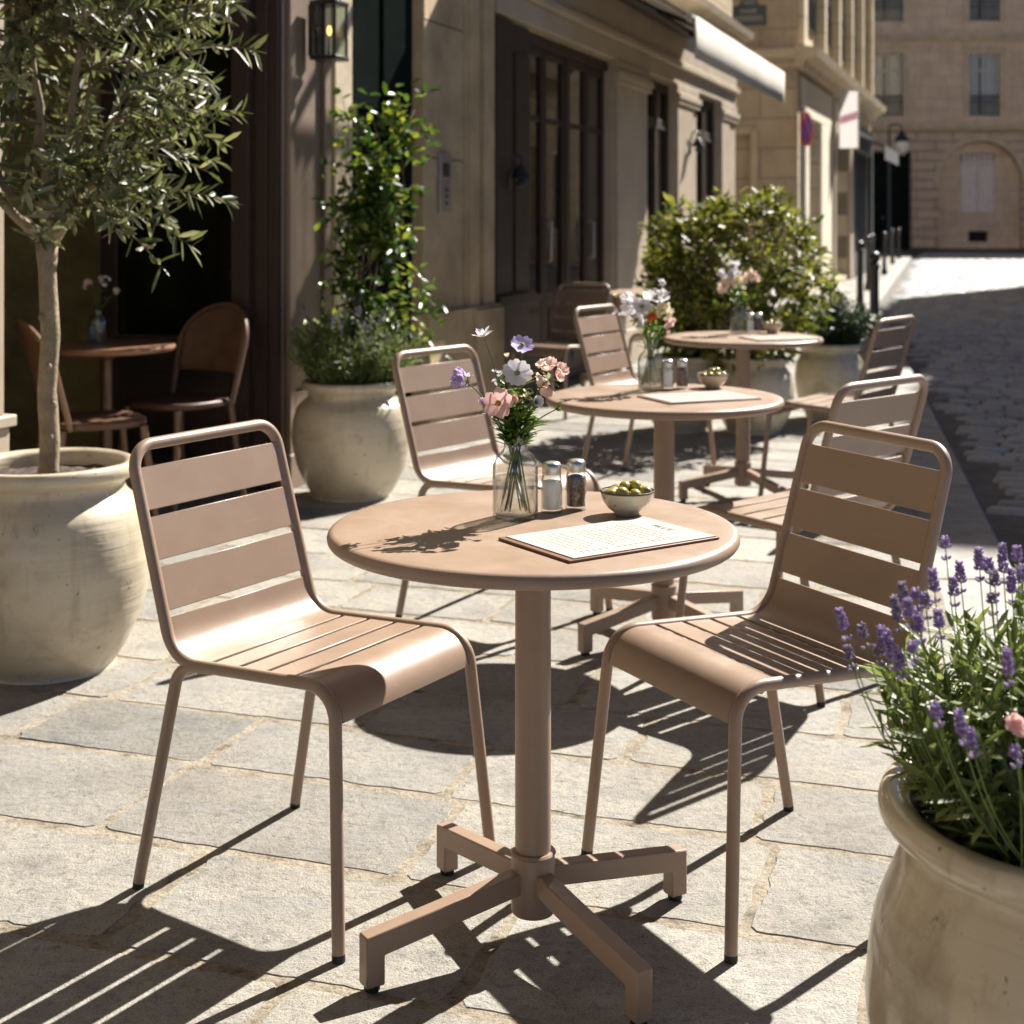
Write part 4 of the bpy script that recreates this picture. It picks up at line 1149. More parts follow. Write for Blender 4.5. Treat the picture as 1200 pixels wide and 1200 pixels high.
def make_bush(label, x, y, z, RX, RY, RZ, n, seed, L=.075, lm='bush_leaf', squash=0):
    r = random.Random(seed); root = thing('leafy_bush', label, 'shrub', (x, y, z), group='bushes growing in the terrace pots')
    st = MB(); lf = MB(); C0 = Vector((0, 0, RZ*.85)); k = 0
    while k < n:
        v = Vector((r.uniform(-1, 1), r.uniform(-1, 1), r.uniform(-1, 1)))
        l = v.length
        if l > 1 or l < .25 or r.random() > l*l + .1: continue
        q = C0 + Vector((v.x*RX, v.y*RY, v.z*RZ))
        lump = noise.noise(Vector((q.x, q.y, q.z))*3.3 + Vector((seed, 0, 0)))
        q *= 1 + .22*lump
        if q.z < 0 and Vector((q.x, q.y)).length < .12: continue
        if noise.noise(q*7 + Vector((seed, 3, 0))) < -.27: continue
        o = v.normalized()
        if k % 9 == 0:
            st.tube(bez(Vector((o.x*.05, o.y*.05, 0)), Vector((q.x*.35, q.y*.35, q.z*.8)), q, 6), [.006, .0055, .005, .004, .0035, .003, .002], 5, cap=False)
        for j in range(5):
            d = o*.6 + Vector((r.gauss(0, .7), r.gauss(0, .7), r.gauss(.1, .6)))
            lf.leaf(q + Vector((r.gauss(0, .02), r.gauss(0, .02), r.gauss(0, .02))), d, o + Vector((r.gauss(0, .4), r.gauss(0, .4), .7)), L*r.uniform(.6, 1.2), L*r.uniform(.28, .42), r.uniform(0, .3), .42)
        k += 1
    st.build('stem', M['twig'], root, angle=0); lf.build('foliage', M[lm], root, angle=0)
make_bush('yellow green leafy bush in the sun behind the farthest table', SP[0][0] - .02, SP[0][1] + .05, .42, .50, .42, .56, 620, 5)
make_bush('broad leafy bush at the left of the sunny one, beside the shop windows', SP[1][0] + .10, SP[1][1] + .1, .42, .33, .36, .50, 430, 9)

# ------------------------------------------------------------------ cafe building (left)
BR = -TH
def bld(name, label, cat='building'):
    return thing(name, label, cat, O, BR)
def frame_rect(mb, axis, d0, d1, a0, a1, z0, z1, wd):
    """rectangular frame: axis 'y' -> wall plane at x in d0..d1 spanning y; axis 'x' -> plane at y"""
    for (b0, b1, c0, c1) in ((a0, a0+wd, z0, z1), (a1-wd, a1, z0, z1), (a0+wd, a1-wd, z0, z0+wd), (a0+wd, a1-wd, z1-wd, z1)):
        if axis == 'y': mb.box(d0, d1, b0, b1, c0, c1)
        else: mb.box(b0, b1, d0, d1, c0, c1)
def pane(parent, axis, d, a0, a1, z0, z1, mat, name='pane', th=.006):
    m = MB()
    if axis == 'y': m.box(d-th/2, d+th/2, a0, a1, z0, z1)
    else: m.box(a0, a1, d-th/2, d+th/2, z0, z1)
    return m.build(name, mat, parent, smooth=False)
B1 = bld('cafe_building', 'stone building with taupe cafe front and brown shop windows, left of the street')
m = MB(); m.box(-10, 0, -5, 17.87, 3.42, 14)
m.box(-10, -4.2, -5, 17.87, -.05, 3.42)
m.box(-.34, 0, -5, 3.55, -.05, 3.42)            # left of the cafe opening
m.box(-.34, 0, 3.55, 6.90, 2.80, 3.42); m.box(-.34, 0, 6.90, 7.88, 2.95, 3.42); m.box(-.34, 0, 7.88, 9.07, 2.95, 3.42)
m.box(-.34, 0, 9.07, 17.87, 2.60, 3.42); m.box(-4.2, -.34, 17.55, 17.87, -.05, 3.42)
m.build('wall', M['stone_y'], B1, smooth=False)
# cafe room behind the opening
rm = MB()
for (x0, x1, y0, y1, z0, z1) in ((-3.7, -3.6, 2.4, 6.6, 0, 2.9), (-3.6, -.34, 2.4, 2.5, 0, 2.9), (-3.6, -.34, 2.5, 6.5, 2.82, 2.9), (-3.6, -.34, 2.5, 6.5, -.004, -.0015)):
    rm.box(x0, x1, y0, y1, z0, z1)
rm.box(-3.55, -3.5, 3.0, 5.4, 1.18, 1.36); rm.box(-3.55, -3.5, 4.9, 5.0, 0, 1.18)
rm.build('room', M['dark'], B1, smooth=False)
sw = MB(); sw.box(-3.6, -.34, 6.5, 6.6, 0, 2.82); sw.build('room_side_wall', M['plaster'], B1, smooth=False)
# left post and taupe pilaster
pl = MB(); pl.box(-.34, .02, 3.55, 4.13, .61, 2.80); pl.box(-.34, .03, 3.54, 4.145, 0, .57); pl.box(-.34, .045, 3.52, 4.165, .57, .61)
pl.build('pilaster', M['shop_pale'], B1, bevel=.006)
pl = MB()
pl.box(-.34, -.005, 6.17, 6.66, 0, 2.80); pl.box(-.005, .02, 6.20, 6.255, 0, 2.80); pl.box(-.005, .02, 6.57, 6.64, 0, 2.80); pl.box(-.005, .02, 6.255, 6.57, 0, .45); pl.box(-.005, .02, 6.255, 6.57, 2.55, 2.80)
pl.box(-.005, .028, 6.19, 6.65, 0, .16)
pl.build('pilaster', M['shop_taupe'], B1, bevel=.005)
jm = MB(); jm.box(-.34, -.012, 6.664, 6.905, 0, 2.95); jm.box(-.012, .012, 6.70, 6.905, 0, 2.95); jm.build('door_jamb', M['trim'], B1, bevel=.006)
jm = MB(); jm.box(-.12, -.06, 6.115, 6.168, 0, 2.80); jm.box(-.06, -.01, 6.13, 6.168, 0, 2.8); jm.build('door_jamb', M['shop_brown'], B1, bevel=.004)
# open glazed door leaf of the cafe, folded back into the room
lf_ = MB(); y0, y1 = 6.065, 6.105
for (x0, x1, z0, z1) in ((-.93, -.84, .02, 2.6), (-.22, -.13, .02, 2.6), (-.84, -.22, .02, .16), (-.84, -.22, .60, .72), (-.84, -.22, 2.48, 2.6)):
    lf_.box(x0, x1, y0, y1, z0, z1)
lf_.box(-.84, -.22, y0+.012, y1-.012, .16, .60); lf_.box(-.77, -.29, y0+.004, y0+.013, .22, .54)
dl = lf_.build('open_door', M['shop_brown'], B1, bevel=.004); pane(dl, 'x', 6.085, -.84, -.22, .72, 2.48, M['shopglass'])
# dark panelled door in its recess
d = MB(); d.box(-.12, -.06, 6.905, 7.88, 0, 2.95)
for (a0, a1) in ((6.98, 7.36), (7.43, 7.81)):
    for (z0, z1) in ((.15, .80), (.90, 1.75), (1.85, 2.55)): d.box(-.06, -.045, a0, a1, z0, z1)
dd = d.build('door', M['darkdoor'], B1, bevel=.008)
hn = MB(); hn.ball((-.03, 7.45, 1.03), .028, nu=12, nv=8); hn.build('door_knob', M['steel'], dd)
# limestone pillar with stepped mouldings and plinth
pi = MB(); pi.box(-.34, 0.012, 7.88, 8.52, .72, 2.95); pi.box(-.34, .03, 8.52, 8.56, .72, 2.95); pi.box(-.34, .045, 8.56, 8.74, .72, 2.95); pi.box(-.34, .02, 8.74, 8.79, .72, 2.95); pi.box(-.34, .055, 8.79, 8.99, .72, 2.95); pi.box(-.34, .02, 8.99, 9.07, .72, 2.95)
pi.box(-.34, .06, 7.86, 8.58, 0, .70); pi.box(-.34, .085, 8.58, 9.09, 0, .70); pi.box(-.34, .07, 7.85, 9.10, .70, .72)
for z in (.72+.0, 1.20, 1.66, 2.12, 2.58): pass
pi.build('stone_pillar', M['pillar'], B1, bevel=.006)
for z in (1.62, 2.42):
    gr = MB(); gr.box(0.008, .0135, 7.885, 8.515, z, z+.007); gr.build('pillar_joint', M['dark'], B1, smooth=False)
# brown glazed shopfront under the awning
sf = MB(); sf.box(-.30, .04, 9.07, 9.40, 0, 2.60); sf.box(-.30, .015, 9.40, 9.83, 0, 2.60); sf.box(.015, .04, 9.46, 9.77, .78, 2.4); sf.box(.04, .065, 9.05, 9.85, 0, .14); sf.box(.04, .07, 9.06, 9.84, .68, .76)
sf.build('pilaster', M['shop_brown'], B1, bevel=.006)
fr = MB()
for (a0, a1) in ((9.83, 10.38), (10.38, 10.92), (11.0, 11.54), (11.54, 12.08)):
    frame_rect(fr, 'y', -.10, -.05, a0+.005, a1-.005, .02, 2.52, .06)
    fr.box(-.095, -.055, a0+.065, a1-.065, .08, .66); fr.box(-.10, -.05, a0+.065, a1-.065, .66, .72); fr.box(-.055, -.045, a0+.12, a1-.12, .16, .60)
    fr.box(-.09, -.06, a0+.065, a1-.065, 1.98, 2.02)
fr.box(-.12, -.04, 10.92, 11.0, 0, 2.52); fr.box(-.12, -.02, 9.83, 12.1, 2.52, 2.60)
sh = fr.build('glazed_door', M['shop_brown'], B1, bevel=.004)
for (a0, a1) in ((9.83, 10.38), (10.38, 10.92), (11.0, 11.54), (11.54, 12.08)): pane(sh, 'y', -.075, a0+.065, a1-.065, .72, 2.46, M['shopglass'])
for t in (10.40, 11.57):
    hd_ = MB(); hd_.tube(fillet([(-.05, t, .95), (-.0, t, .95), (-.0, t, 1.25), (-.05, t, 1.25)], [0, .02, .02, 0]), .009, 8)
    hd_.build('door_handle', M['steel'], sh)
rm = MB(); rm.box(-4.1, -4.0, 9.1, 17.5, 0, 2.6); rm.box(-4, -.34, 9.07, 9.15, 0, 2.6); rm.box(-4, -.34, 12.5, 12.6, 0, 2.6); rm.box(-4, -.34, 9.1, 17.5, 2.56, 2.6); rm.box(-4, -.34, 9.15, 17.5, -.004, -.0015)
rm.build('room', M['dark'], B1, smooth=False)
def pil(t0, t1, tm):
    q = MB(); q.box(-.3, .02, t0, t1, 0, 2.62); q.box(.02, .06, t0+.03, t0+(t1-t0)*tm, .30, 2.42); q.box(.02, .045, t0+(t1-t0)*tm+.05, t1-.04, .30, 2.42)
    q.box(.02, .075, t0, t1, 0, .30); q.box(.02, .08, t0, t1, 2.42, 2.47); q.box(.02, .095, t0-.02, t1+.02, 2.47, 2.53); q.box(.02, .065, t0, t1, 2.53, 2.62)
    q.build('pilaster', M['shop_pale'], B1, bevel=.006)
pil(12.1, 13.3, .62); pil(14.48, 15.53, .72); pil(16.86, 17.86, .5)
for (a0, a1) in ((13.3, 14.48), (15.53, 16.86)):
    f = MB(); frame_rect(f, 'y', -.10, -.03, a0+.005, a1-.005, .70, 2.60, .085); f.box(-.1, -.025, a0+.09, a1-.09, 2.14, 2.24); f.box(-.1, -.02, (a0+a1)/2-.035, (a0+a1)/2+.035, .785, 2.515)
    f.box(-.28, -.06, a0+.002, a1-.002, 0, .66); f.box(-.28, -.02, a0-.0, a1+.0, .66, .70); f.box(-.06, -.045, a0+.12, a1-.12, .12, .56)
    wdw = f.build('shop_window', M['shop_brown'], B1, bevel=.004); pane(wdw, 'y', -.065, a0+.085, a1-.085, .78, 2.52, M['shopglass'])
fa = MB(); fa.box(0, .05, 9.07, 17.86, 2.62, 2.78); fa.box(0, .10, 9.05, 17.88, 2.78, 2.84); fa.box(0, .06, 9.07, 17.86, 2.84, 3.26); fa.box(0, .13, 9.05, 17.89, 3.26, 3.31)
fa.build('fascia', M['shop_pale'], B1, bevel=.008)
cn = MB(); cn.prism([(0, 3.36), (.10, 3.36), (.14, 3.42), (.24, 3.45), (.26, 3.52), (0, 3.56)], 'y', -5, 17.95)
cn.build('cornice', M['trim'], B1, angle=20)
bal = MB(); bal.box(-.0, 1.35, 9.5, 12.0, 3.72, 3.90); bal.box(0, 1.20, 9.6, 11.9, 3.60, 3.72); bal.build('added_shade_balcony', M['trim'], B1, bevel=.02)  # added out of view so that its shade falls on the stone pillar
br_ = MB(); br_.box(1.25, 1.30, 9.55, 11.95, 4.80, 4.86); br_.box(0, 1.25, 9.55, 9.60, 4.80, 4.86); br_.box(0, 1.25, 11.90, 11.95, 4.80, 4.86)
for k in range(22): br_.box(1.265, 1.285, 9.57 + k*.11, 9.59 + k*.11, 3.90, 4.80)
br_.build('added_balcony_railing', M['iron'], B1, smooth=False)  # railing of the added, unseen slab
for t in (10.6, 13.2, 15.8):
    f = MB(); frame_rect(f, 'y', 0, .05, t-.65, t+.65, 4.0, 6.2, .09); f.box(0, .035, t-.03, t+.03, 4.09, 6.11); wn = f.build('window', M['whitepaint'], B1, bevel=.005)
    pane(wn, 'y', .015, t-.56, t+.56, 4.09, 6.11, M['winglass'])
# awning
aw = thing('shop_awning', 'off white canvas awning stretched out over the brown shopfront', 'awning', O, BR)
a = MB(); t0_, t1_ = 10.45, 14.88
a.prism([(.11, 3.20), (.11, 3.212), (1.03, 2.712), (1.03, 2.700)], 'y', t0_, t1_); a.build('canopy', M['awning'], aw, smooth=False)
a = MB(); n = 60; vs = []; fs = []
for i in range(n+1):
    t = t0_ + (t1_-t0_)*i/n; x = 1.064 + .002*math.sin(i*.37)
    vs += [(x, t, 2.735), (x + .001*math.sin(i*.5), t, 2.56), (x + .003*math.sin(i*.5), t, 2.425)]
    if i: fs += [(3*i-3, 3*i, 3*i+1, 3*i-2), (3*i-2, 3*i+1, 3*i+2, 3*i-1)]
a.add(vs, fs); vo = a.build('valance', M['awning'], aw, angle=0); sf_ = vo.modifiers.new('thick', 'SOLIDIFY'); sf_.thickness = .004
a = MB(); a.tube([(1.03, t0_-.03, 2.715), (1.03, t1_+.03, 2.715)], .03, 12); a.build('front_bar', M['awning'], aw)
a = MB(); a.box(.062, .17, t0_-.05, t1_+.05, 3.12, 3.24); a.build('cassette', M['shop_brown'], aw, bevel=.01)
for t in (t0_+.3, t1_-.3):
    a = MB(); k = 1 if t < 12 else -1
    a.tube([(.16, t, 3.13), (.60, t + k*.55, 2.90), (1.01, t + k*.05, 2.70)], .02, 8); a.build('folding_arm', M['black'], aw)
# wall lamp
wl = thing('wall_lamp', 'black lantern lit on the taupe pilaster left of the dark door', 'wall lamp', W(.02, 6.43, 2.03), BR)
a = MB(); a.box(0, .014, -.05, .05, .02, .27); a.build('backplate', M['black'], wl, bevel=.003)
a = MB()
for (x, y) in ((.03, -.065), (.03, .065), (.15, -.065), (.15, .065)): a.box(x-.006, x+.006, y-.006, y+.006, .02, .265)
a.box(.02, .16, -.075, .075, 0, .02); a.box(.02, .16, -.075, .075, .265, .285); a.box(.045, .135, -.05, .05, .285, .30); a.box(.012, .03, -.02, .02, .12, .16)
a.build('lantern_frame', M['black'], wl, bevel=.002)
a = MB(); a.box(.034, .146, -.061, .061, .022, .263); a.build('lantern_glass', M['lampglass'], wl, smooth=False)
a = MB(); a.tube([(.09, 0, .02), (.09, 0, .12)], .010, 10); a.build('candle_tube', M['milk'], wl)
a = MB(); a.ball((.09, 0, .145), .011, .011, .024, 10, 8); a.build('bulb', M['flame'], wl)
# intercom
ic = thing('intercom_panel', 'steel entry intercom panel fixed to the stone pillar', 'intercom', W(.012, 8.18, 1.30), BR)
a = MB(); a.box(0, .02, -.09, .09, 0, .36); pb = a.build('faceplate', M['steel'], ic, bevel=.004)
a = MB(); a.box(.02, .023, -.05, .05, .22, .30); a.build('speaker_grille', M['black'], pb, smooth=False)
a = MB()
for z in (.06, .10, .14): a.ball((.022, .0, z), .010, nu=10, nv=6)
a.build('buttons', M['black'], pb)
# shop lamp silhouettes
for (t, z, lab) in ((9.24, 1.50, 'small dark wall lamp on the brown shop pilaster beside the stone pillar'), (15.05, 1.98, 'small dark wall lamp between the two far shop windows')):
    sl_ = thing('wall_sconce', lab, 'wall lamp', W(.062, t, z), BR, 'sconces on the shopfront')
    a = MB(); a.lathe([(.0005, -.02), (.03, -.015), (.035, .0), (.02, .03), (.0005, .035)], 16, c=(.09, 0, 0)); a.build('lamp_globe', M['plate'], sl_)
    a = MB(); a.lathe([(.07, .035), (.06, .06), (.03, .11), (.012, .13), (.0005, .131)], 16, c=(.09, 0, 0)); a.tube(fillet([(0, 0, .02), (.03, 0, .19), (.09, 0, .19), (.09, 0, .12)], [0, .03, .03, 0]), .008, 8); a.box(0, .012, -.03, .03, -.04, .08); a.build('lamp_shade', M['black'], sl_)

# ------------------------------------------------------------------ corner building beyond the side street
def wall_grid(mb, plane, d, a0, a1, z0, z1, ops, depth, sgn):
    """wall face with real reveals round its openings. plane 'y': face at x=d spanning y; plane 'x': face at y=d spanning x"""
    def V(a, z, k=0): return (d + sgn*k, a, z) if plane == 'y' else (a, d + sgn*k, z)
    As = sorted(set([a0, a1] + [v for o in ops for v in o[:2]])); Zs = sorted(set([z0, z1] + [v for o in ops for v in o[2:4]]))
    for i in range(len(As)-1):
        for j in range(len(Zs)-1):
            ca, cz = (As[i]+As[i+1])/2, (Zs[j]+Zs[j+1])/2
            if any(o[0] < ca < o[1] and o[2] < cz < o[3] for o in ops): continue
            mb.add([V(As[i], Zs[j]), V(As[i+1], Zs[j]), V(As[i+1], Zs[j+1]), V(As[i], Zs[j+1])], [(0,1,2,3)])
    for (b0, b1, c0, c1) in [o[:4] for o in ops]:
        for (p, q) in (((b0, c0), (b1, c0)), ((b1, c0), (b1, c1)), ((b1, c1), (b0, c1)), ((b0, c1), (b0, c0))):
            mb.add([V(*p), V(*q), V(*q, depth), V(*p, depth)], [(0,1,2,3)])
def tall_window(parent, plane, d, sgn, a0, a1, z0, z1, rail=True, curtain=True, muntin=True):
    """casement in a reveal: frame, pane, curtain, railing. d is the wall face, sgn the inward direction"""
    f = MB(); k0, k1 = d + sgn*.20, d + sgn*.26
    lo, hi = min(k0, k1), max(k0, k1)
    frame_rect(f, plane, lo, hi, a0, a1, z0, z1, .08)
    ac = (a0+a1)/2
    def bx(x0, x1, c0, c1, l=lo, h=hi):
        if plane == 'y': f.box(l, h, x0, x1, c0, c1)
        else: f.box(x0, x1, l, h, c0, c1)
    bx(ac-.05, ac+.05, z0+.08, z1-.08)
    if muntin: bx(a0+.08, ac-.05, z1-.75, z1-.69); bx(ac+.05, a1-.08, z1-.75, z1-.69)
    wn = f.build('window', M['whitepaint'], parent, smooth=False)
    pane(wn, plane, d + sgn*.23, a0+.08, a1-.08, z0+.08, z1-.08, M['winglass'])
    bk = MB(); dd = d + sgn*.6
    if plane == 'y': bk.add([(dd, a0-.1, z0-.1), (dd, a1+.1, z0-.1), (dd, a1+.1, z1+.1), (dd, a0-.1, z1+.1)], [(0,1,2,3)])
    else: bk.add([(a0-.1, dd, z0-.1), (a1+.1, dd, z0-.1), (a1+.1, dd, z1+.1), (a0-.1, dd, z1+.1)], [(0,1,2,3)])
    bk.build('shade_backing', M['dark'], wn, smooth=False)  # near-black sheet behind the glass: shade of an unlit room put into colour
    if curtain:
        cu = MB(); n = 14; ww = (a1-a0)*.36
        for s in (0, 1):
            vs = []; fs = []
            for i in range(n+1):
                aa = (a0+.05 + ww*i/n) if s == 0 else (a1-.05 - ww*i/n)
                kk = d + sgn*(.38 + .03*math.sin(i*2.1))
                vs += [(kk, aa, z0+.06), (kk, aa, z1-.06)] if plane == 'y' else [(aa, kk, z0+.06), (aa, kk, z1-.06)]
                if i: fs.append((2*i-2, 2*i, 2*i+1, 2*i-1))
            cu.add(vs, fs)
        cu.build('curtain', M['curtain'], wn, angle=0)
    if rail:
        rl = MB(); l, h = sorted((d - sgn*.05, d - sgn*.02))
        def rb(x0, x1, c0, c1):
            if plane == 'y': rl.box(l, h, x0, x1, c0, c1)
            else: rl.box(x0, x1, l, h, c0, c1)
        rb(a0-.05, a1+.05, z0+.86, z0+.92); rb(a0-.05, a1+.05, z0+.06, z0+.10); rb(a0-.05, a1+.05, z0+.62, z0+.65)
        k = a0
        while k < a1: rb(k, k+.025, z0+.10, z0+.86); k += .11
        rl.build('railing', M['iron'], wn, smooth=False)
    return wn
B2 = bld('corner_building', 'sunlit cream stone corner building beyond the side street with small shops')
T0, T1, H2 = 23.72, 36.5, 14.5
ops_up = [(t-.55, t+.55, 4.35, 6.9) for t in (25.0, 27.3, 29.6, 31.9, 34.2)]
ops_up3 = [(t-.55, t+.55, 7.9, 10.2) for t in (25.0, 27.3, 29.6, 31.9, 34.2)]
shop_ops = [(24.75, 26.45, .15, 2.95), (28.3, 31.2, .1, 2.9), (31.9, 36.1, .05, 2.75)]
m = MB(); wall_grid(m, 'y', 0, T0, T1, -.05, H2, ops_up + ops_up3 + shop_ops, .7, -1)
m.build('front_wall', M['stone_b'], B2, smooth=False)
m = MB(); wall_grid(m, 'x', T0, -10, 0, -.05, H2, [(-1.55, -.72, -.05, 2.65)], .12, 1); m.add([(-1.55, T0+.12, -.05), (-.72, T0+.12, -.05), (-.72, T0+.12, 2.65), (-1.55, T0+.12, 2.65)], [(0,1,2,3)])
m.add([(-10, T1, 0), (0, T1, 0), (0, T1, H2), (-10, T1, H2)], [(0,1,2,3)]); m.add([(-10, T0, 0), (-10, T1, 0), (-10, T1, H2), (-10, T0, H2)], [(0,1,2,3)])
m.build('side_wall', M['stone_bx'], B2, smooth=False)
m = MB(); m.box(-10, .1, T0-.1, T1+.1, H2, H2+.4); m.build('roof', M['zinc'], B2, smooth=False)
st_ = MB(); st_.box(.003, .05, 24.05, 28.05, 2.95, 3.55); st_.box(.003, .05, 24.05, 24.75, .0, 2.95); st_.box(.003, .05, 26.45, 28.05, 0, 2.95); st_.build('stucco_surround', M['stucco'], B2, bevel=.01)
st_ = MB(); st_.box(.003, .09, 28.1, 28.35, 0, 3.5); st_.box(.003, .07, 31.2, 31.8, 0, 2.9); st_.box(.003, .06, 28.35, 31.8, 2.9, 3.5); st_.build('shop_surround', M['shop_pale'], B2, bevel=.01)
gs = MB(); gs.box(.003, .08, 31.82, 32.0, 0, 3.3); gs.box(.003, .08, 36.0, 36.35, 0, 3.3); gs.box(.003, .09, 32.0, 36.0, 2.75, 3.3)
for t in (33.0, 34.0, 35.0): gs.box(-.2, .04, t-.06, t+.06, .05, 2.75)
gs.box(-.2, .03, 32.0, 36.0, .05, .55); gso = gs.build('slate_shopfront', M['greyshop'], B2, bevel=.008); pane(gso, 'y', -.1, 32.0, 36.0, .55, 2.75, M['shopglass'])
for (a0, a1, z0, z1) in shop_ops[:2]: tall_window(B2, 'y', 0, -1, a0, a1, z0, z1, rail=False, curtain=False)
db = MB(); db.box(-.75, -.70, 31.8, 36.2, 0, 2.85); db.build('shade_backing', M['dark'], B2, smooth=False)  # near-black backing of the slate shopfront, its shade put into the colour
for o in ops_up + ops_up3: tall_window(B2, 'y', 0, -1, *o)
cn = MB(); cn.prism([(0, 3.66), (.12, 3.66), (.16, 3.76), (.34, 3.82), (.38, 3.95), (.0, 4.02)], 'y', T0-.36, T1+.1)
cn.prism([(T0, 3.66), (T0-.12, 3.66), (T0-.16, 3.76), (T0-.34, 3.82), (T0-.358, 3.95), (T0, 4.02)], 'x', -10, -.004)
cn.build('cornice', M['trim'], B2, angle=20)
pr = MB()
for t in (26.15, 28.45, 30.75, 33.05, 35.4): pr.box(.003, .16, t-.16, t+.16, 4.02, H2)
pr.box(.003, .10, T0-.0, T0+.45, 4.02, H2); pr.build('pier', M['stone_b'], B2, bevel=.01)
nf = MB(); nf.box(-1.62, -1.52, T0-.04, T0+.02, 0, 2.72); nf.box(-.75, -.63, T0-.07, T0+.02, 0, 2.72); nf.box(-1.52, -.75, T0-.05, T0+.02, 2.62, 2.74); nf.build('blind_niche_frame', M['trim'], B2, bevel=.01)
# signs on the corner
pl_ = thing('street_plate', 'dark blue green street name plate high on the end wall of the corner building', 'street sign', W(-.78, T0-.012, 4.38), BR)
a = MB(); a.prism([(-.28, 0), (.28, 0), (.28, .32), (.16, .34), (.12, .42), (-.12, .42), (-.16, .34), (-.28, .32)], 'y', -.014, .006); pb = a.build('plate', M['plate'], pl_, smooth=False)
a = MB(); r = random.Random(6)
for (z, w0, w1, h) in ((.34, -.08, .08, .05), (.20, -.13, .13, .06), (.06, -.23, .23, .09)):
    x = w0
    while x < w1:
        k = r.uniform(.018, .03); a.box(x, x+.009, -.018, -.0142, z, z+h); a.box(x+.009, x+k, -.018, -.0142, z + r.choice([0, h*.45, h-.009]), z + h*.5 if False else z + r.choice([0, h*.45, h-.009]) + .011) if False else a.box(x+.009, x+k, -.018, -.0142, z+h-.010, z+h); x += k + .014
a.build('lettering', M['plate_w'], pb, smooth=False)
ns = thing('no_parking_sign', 'round blue and red no parking sign at the corner of the cream building', 'road sign', W(.16, T0-.28, 2.32), R(58))
a = MB(); a.tube([(0, .03, -2.32), (0, .03, .72)], .03, 12); a.build('post', M['steel'], ns)
def disc(mb, rr, y0, y1, n=40, cz=.36):
    mb.prism([(rr*math.cos(2*PI*k/n), cz + rr*math.sin(2*PI*k/n)) for k in range(n)], 'y', y0, y1)
a = MB(); disc(a, .27, -.02, -.001); a.build('red_ring', M['red'], ns, angle=30)
a = MB(); disc(a, .205, -.024, -.0202); a.build('blue_disc', M['blue'], ns, angle=30)
a = MB(); a.obox((0, -.026, .36), .42, .004, .055, Matrix.Rotation(R(45), 3, 'Y')); a.build('red_bar', M['red'], ns, smooth=False)
hs_ = thing('hanging_sign', 'pale pink and white hanging shop sign over the far pavement', 'shop sign', W(.10, 28.7, 2.62), BR)
a = MB(); a.add([(.02, 0, 0), (.36, 0, 0), (.36, 0, 1.1), (.02, 0, 1.1)], [(0,1,2,3)]); pq = a.build('panel', M['signpanel'], hs_, smooth=False); frm = MB(); frame_rect(frm, 'x', -.02, .02, .0, .38, -.02, 1.12, .02); frm.build('panel_frame', M['whitepaint'], pq, smooth=False)
a = MB(); a.add([(.03, -.006, .45), (.35, -.006, .55), (.35, -.006, .70), (.03, -.006, .60)], [(0,1,2,3)]); a.build('pink_band', M['pinkp'], hs_, smooth=False)
a = MB(); a.box(-.055, .05, -.015, .015, 1.1, 1.14); a.box(.0, .34, -.012, .012, 1.10, 1.12); a.build('bracket', M['iron'], hs_, smooth=False)
ga = thing('grey_awning', 'small grey awning over the slate shopfront at the street end', 'awning', O, BR)
a = MB(); a.prism([(.095, 3.05), (.095, 3.07), (.70, 2.82), (.70, 2.80)], 'y', 32.0, 36.0); a.build('canopy', M['greyaw'], ga, smooth=False)
a = MB(); a.box(.69, .70, 32.0, 36.0, 2.52, 2.797); a.build('valance', M['greyaw'], ga, smooth=False)

# ------------------------------------------------------------------ building closing the street
YF = 64.0
B3 = thing('facing_building', 'tall tan stone apartment building closing the far end of the street', 'building', (0, YF, 0))
wx = [2.9, 7.1, 11.4, 16.35, 20.55, 24.8, 29.0, 33.2]
ops = []
for x in wx: ops += [(x-.65, x+.65, 5.70, 8.45), (x-.65, x+.65, 9.85, 12.4)]
m = MB(); wall_grid(m, 'x', 0, -10, 46, 5.13, 17, ops, .6, 1); m.build('upper_wall', M['stone_fu'], B3, smooth=False)
gops = [(15.2, 17.4, -.05, 4.17), (18.56, 22.2, -.05, 4.65), (10.2, 12.6, 1.2, 4.2), (24.2, 26.4, 1.2, 4.2), (28.4, 30.6, 1.2, 4.2)]
m = MB(); wall_grid(m, 'x', 0, -10, 46, -.05, 5.13, gops, .7, 1)
m.build('ground_floor_wall', M['stone_f'], B3, smooth=False)
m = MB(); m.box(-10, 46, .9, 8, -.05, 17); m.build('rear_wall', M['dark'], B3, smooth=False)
m = MB(); m.prism([(-.25, 17), (-.1, 17.6), (3.5, 20.5), (8, 20.5), (8, 17)], 'x', -10, 46); m.build('roof', M['zinc'], B3, smooth=False)
cn = MB(); cn.box(-10, 46, -.16, .3, 5.10, 5.22); cn.box(-10, 46, -.24, .3, 5.22, 5.40); cn.box(-10, 46, -.12, .3, 9.0, 9.15); cn.box(-10, 46, -.2, .3, 9.15, 9.32); cn.build('cornice', M['trim'], B3, bevel=.02)
ar = MB(); n = 24; cx, hw, zs_, zt = 20.38, 1.82, 2.83, 4.65
for s in (-1, 1):   # spandrels that turn the opening into an arch
    pts = [(cx + s*hw, zt - .001), (cx + s*.0, zt - .001)] + [(cx + s*hw*math.sin(k/n*PI/2), zs_ + hw*math.cos(k/n*PI/2)) for k in range(n+1)]
    for k in range(n):
        a_, b_ = pts[2+k], pts[3+k]
        ar.add([(a_[0], .0, a_[1]), (b_[0], .0, b_[1]), (b_[0], .0, zt), (a_[0], .0, zt), (a_[0], .3, a_[1]), (b_[0], .3, b_[1])], [(0,1,2,3), (0,1,5,4)])
ar.build('arch_spandrel', M['stone_f'], B3, smooth=False)
ring = MB(); ro = hw + .22
vs = []; fs = []
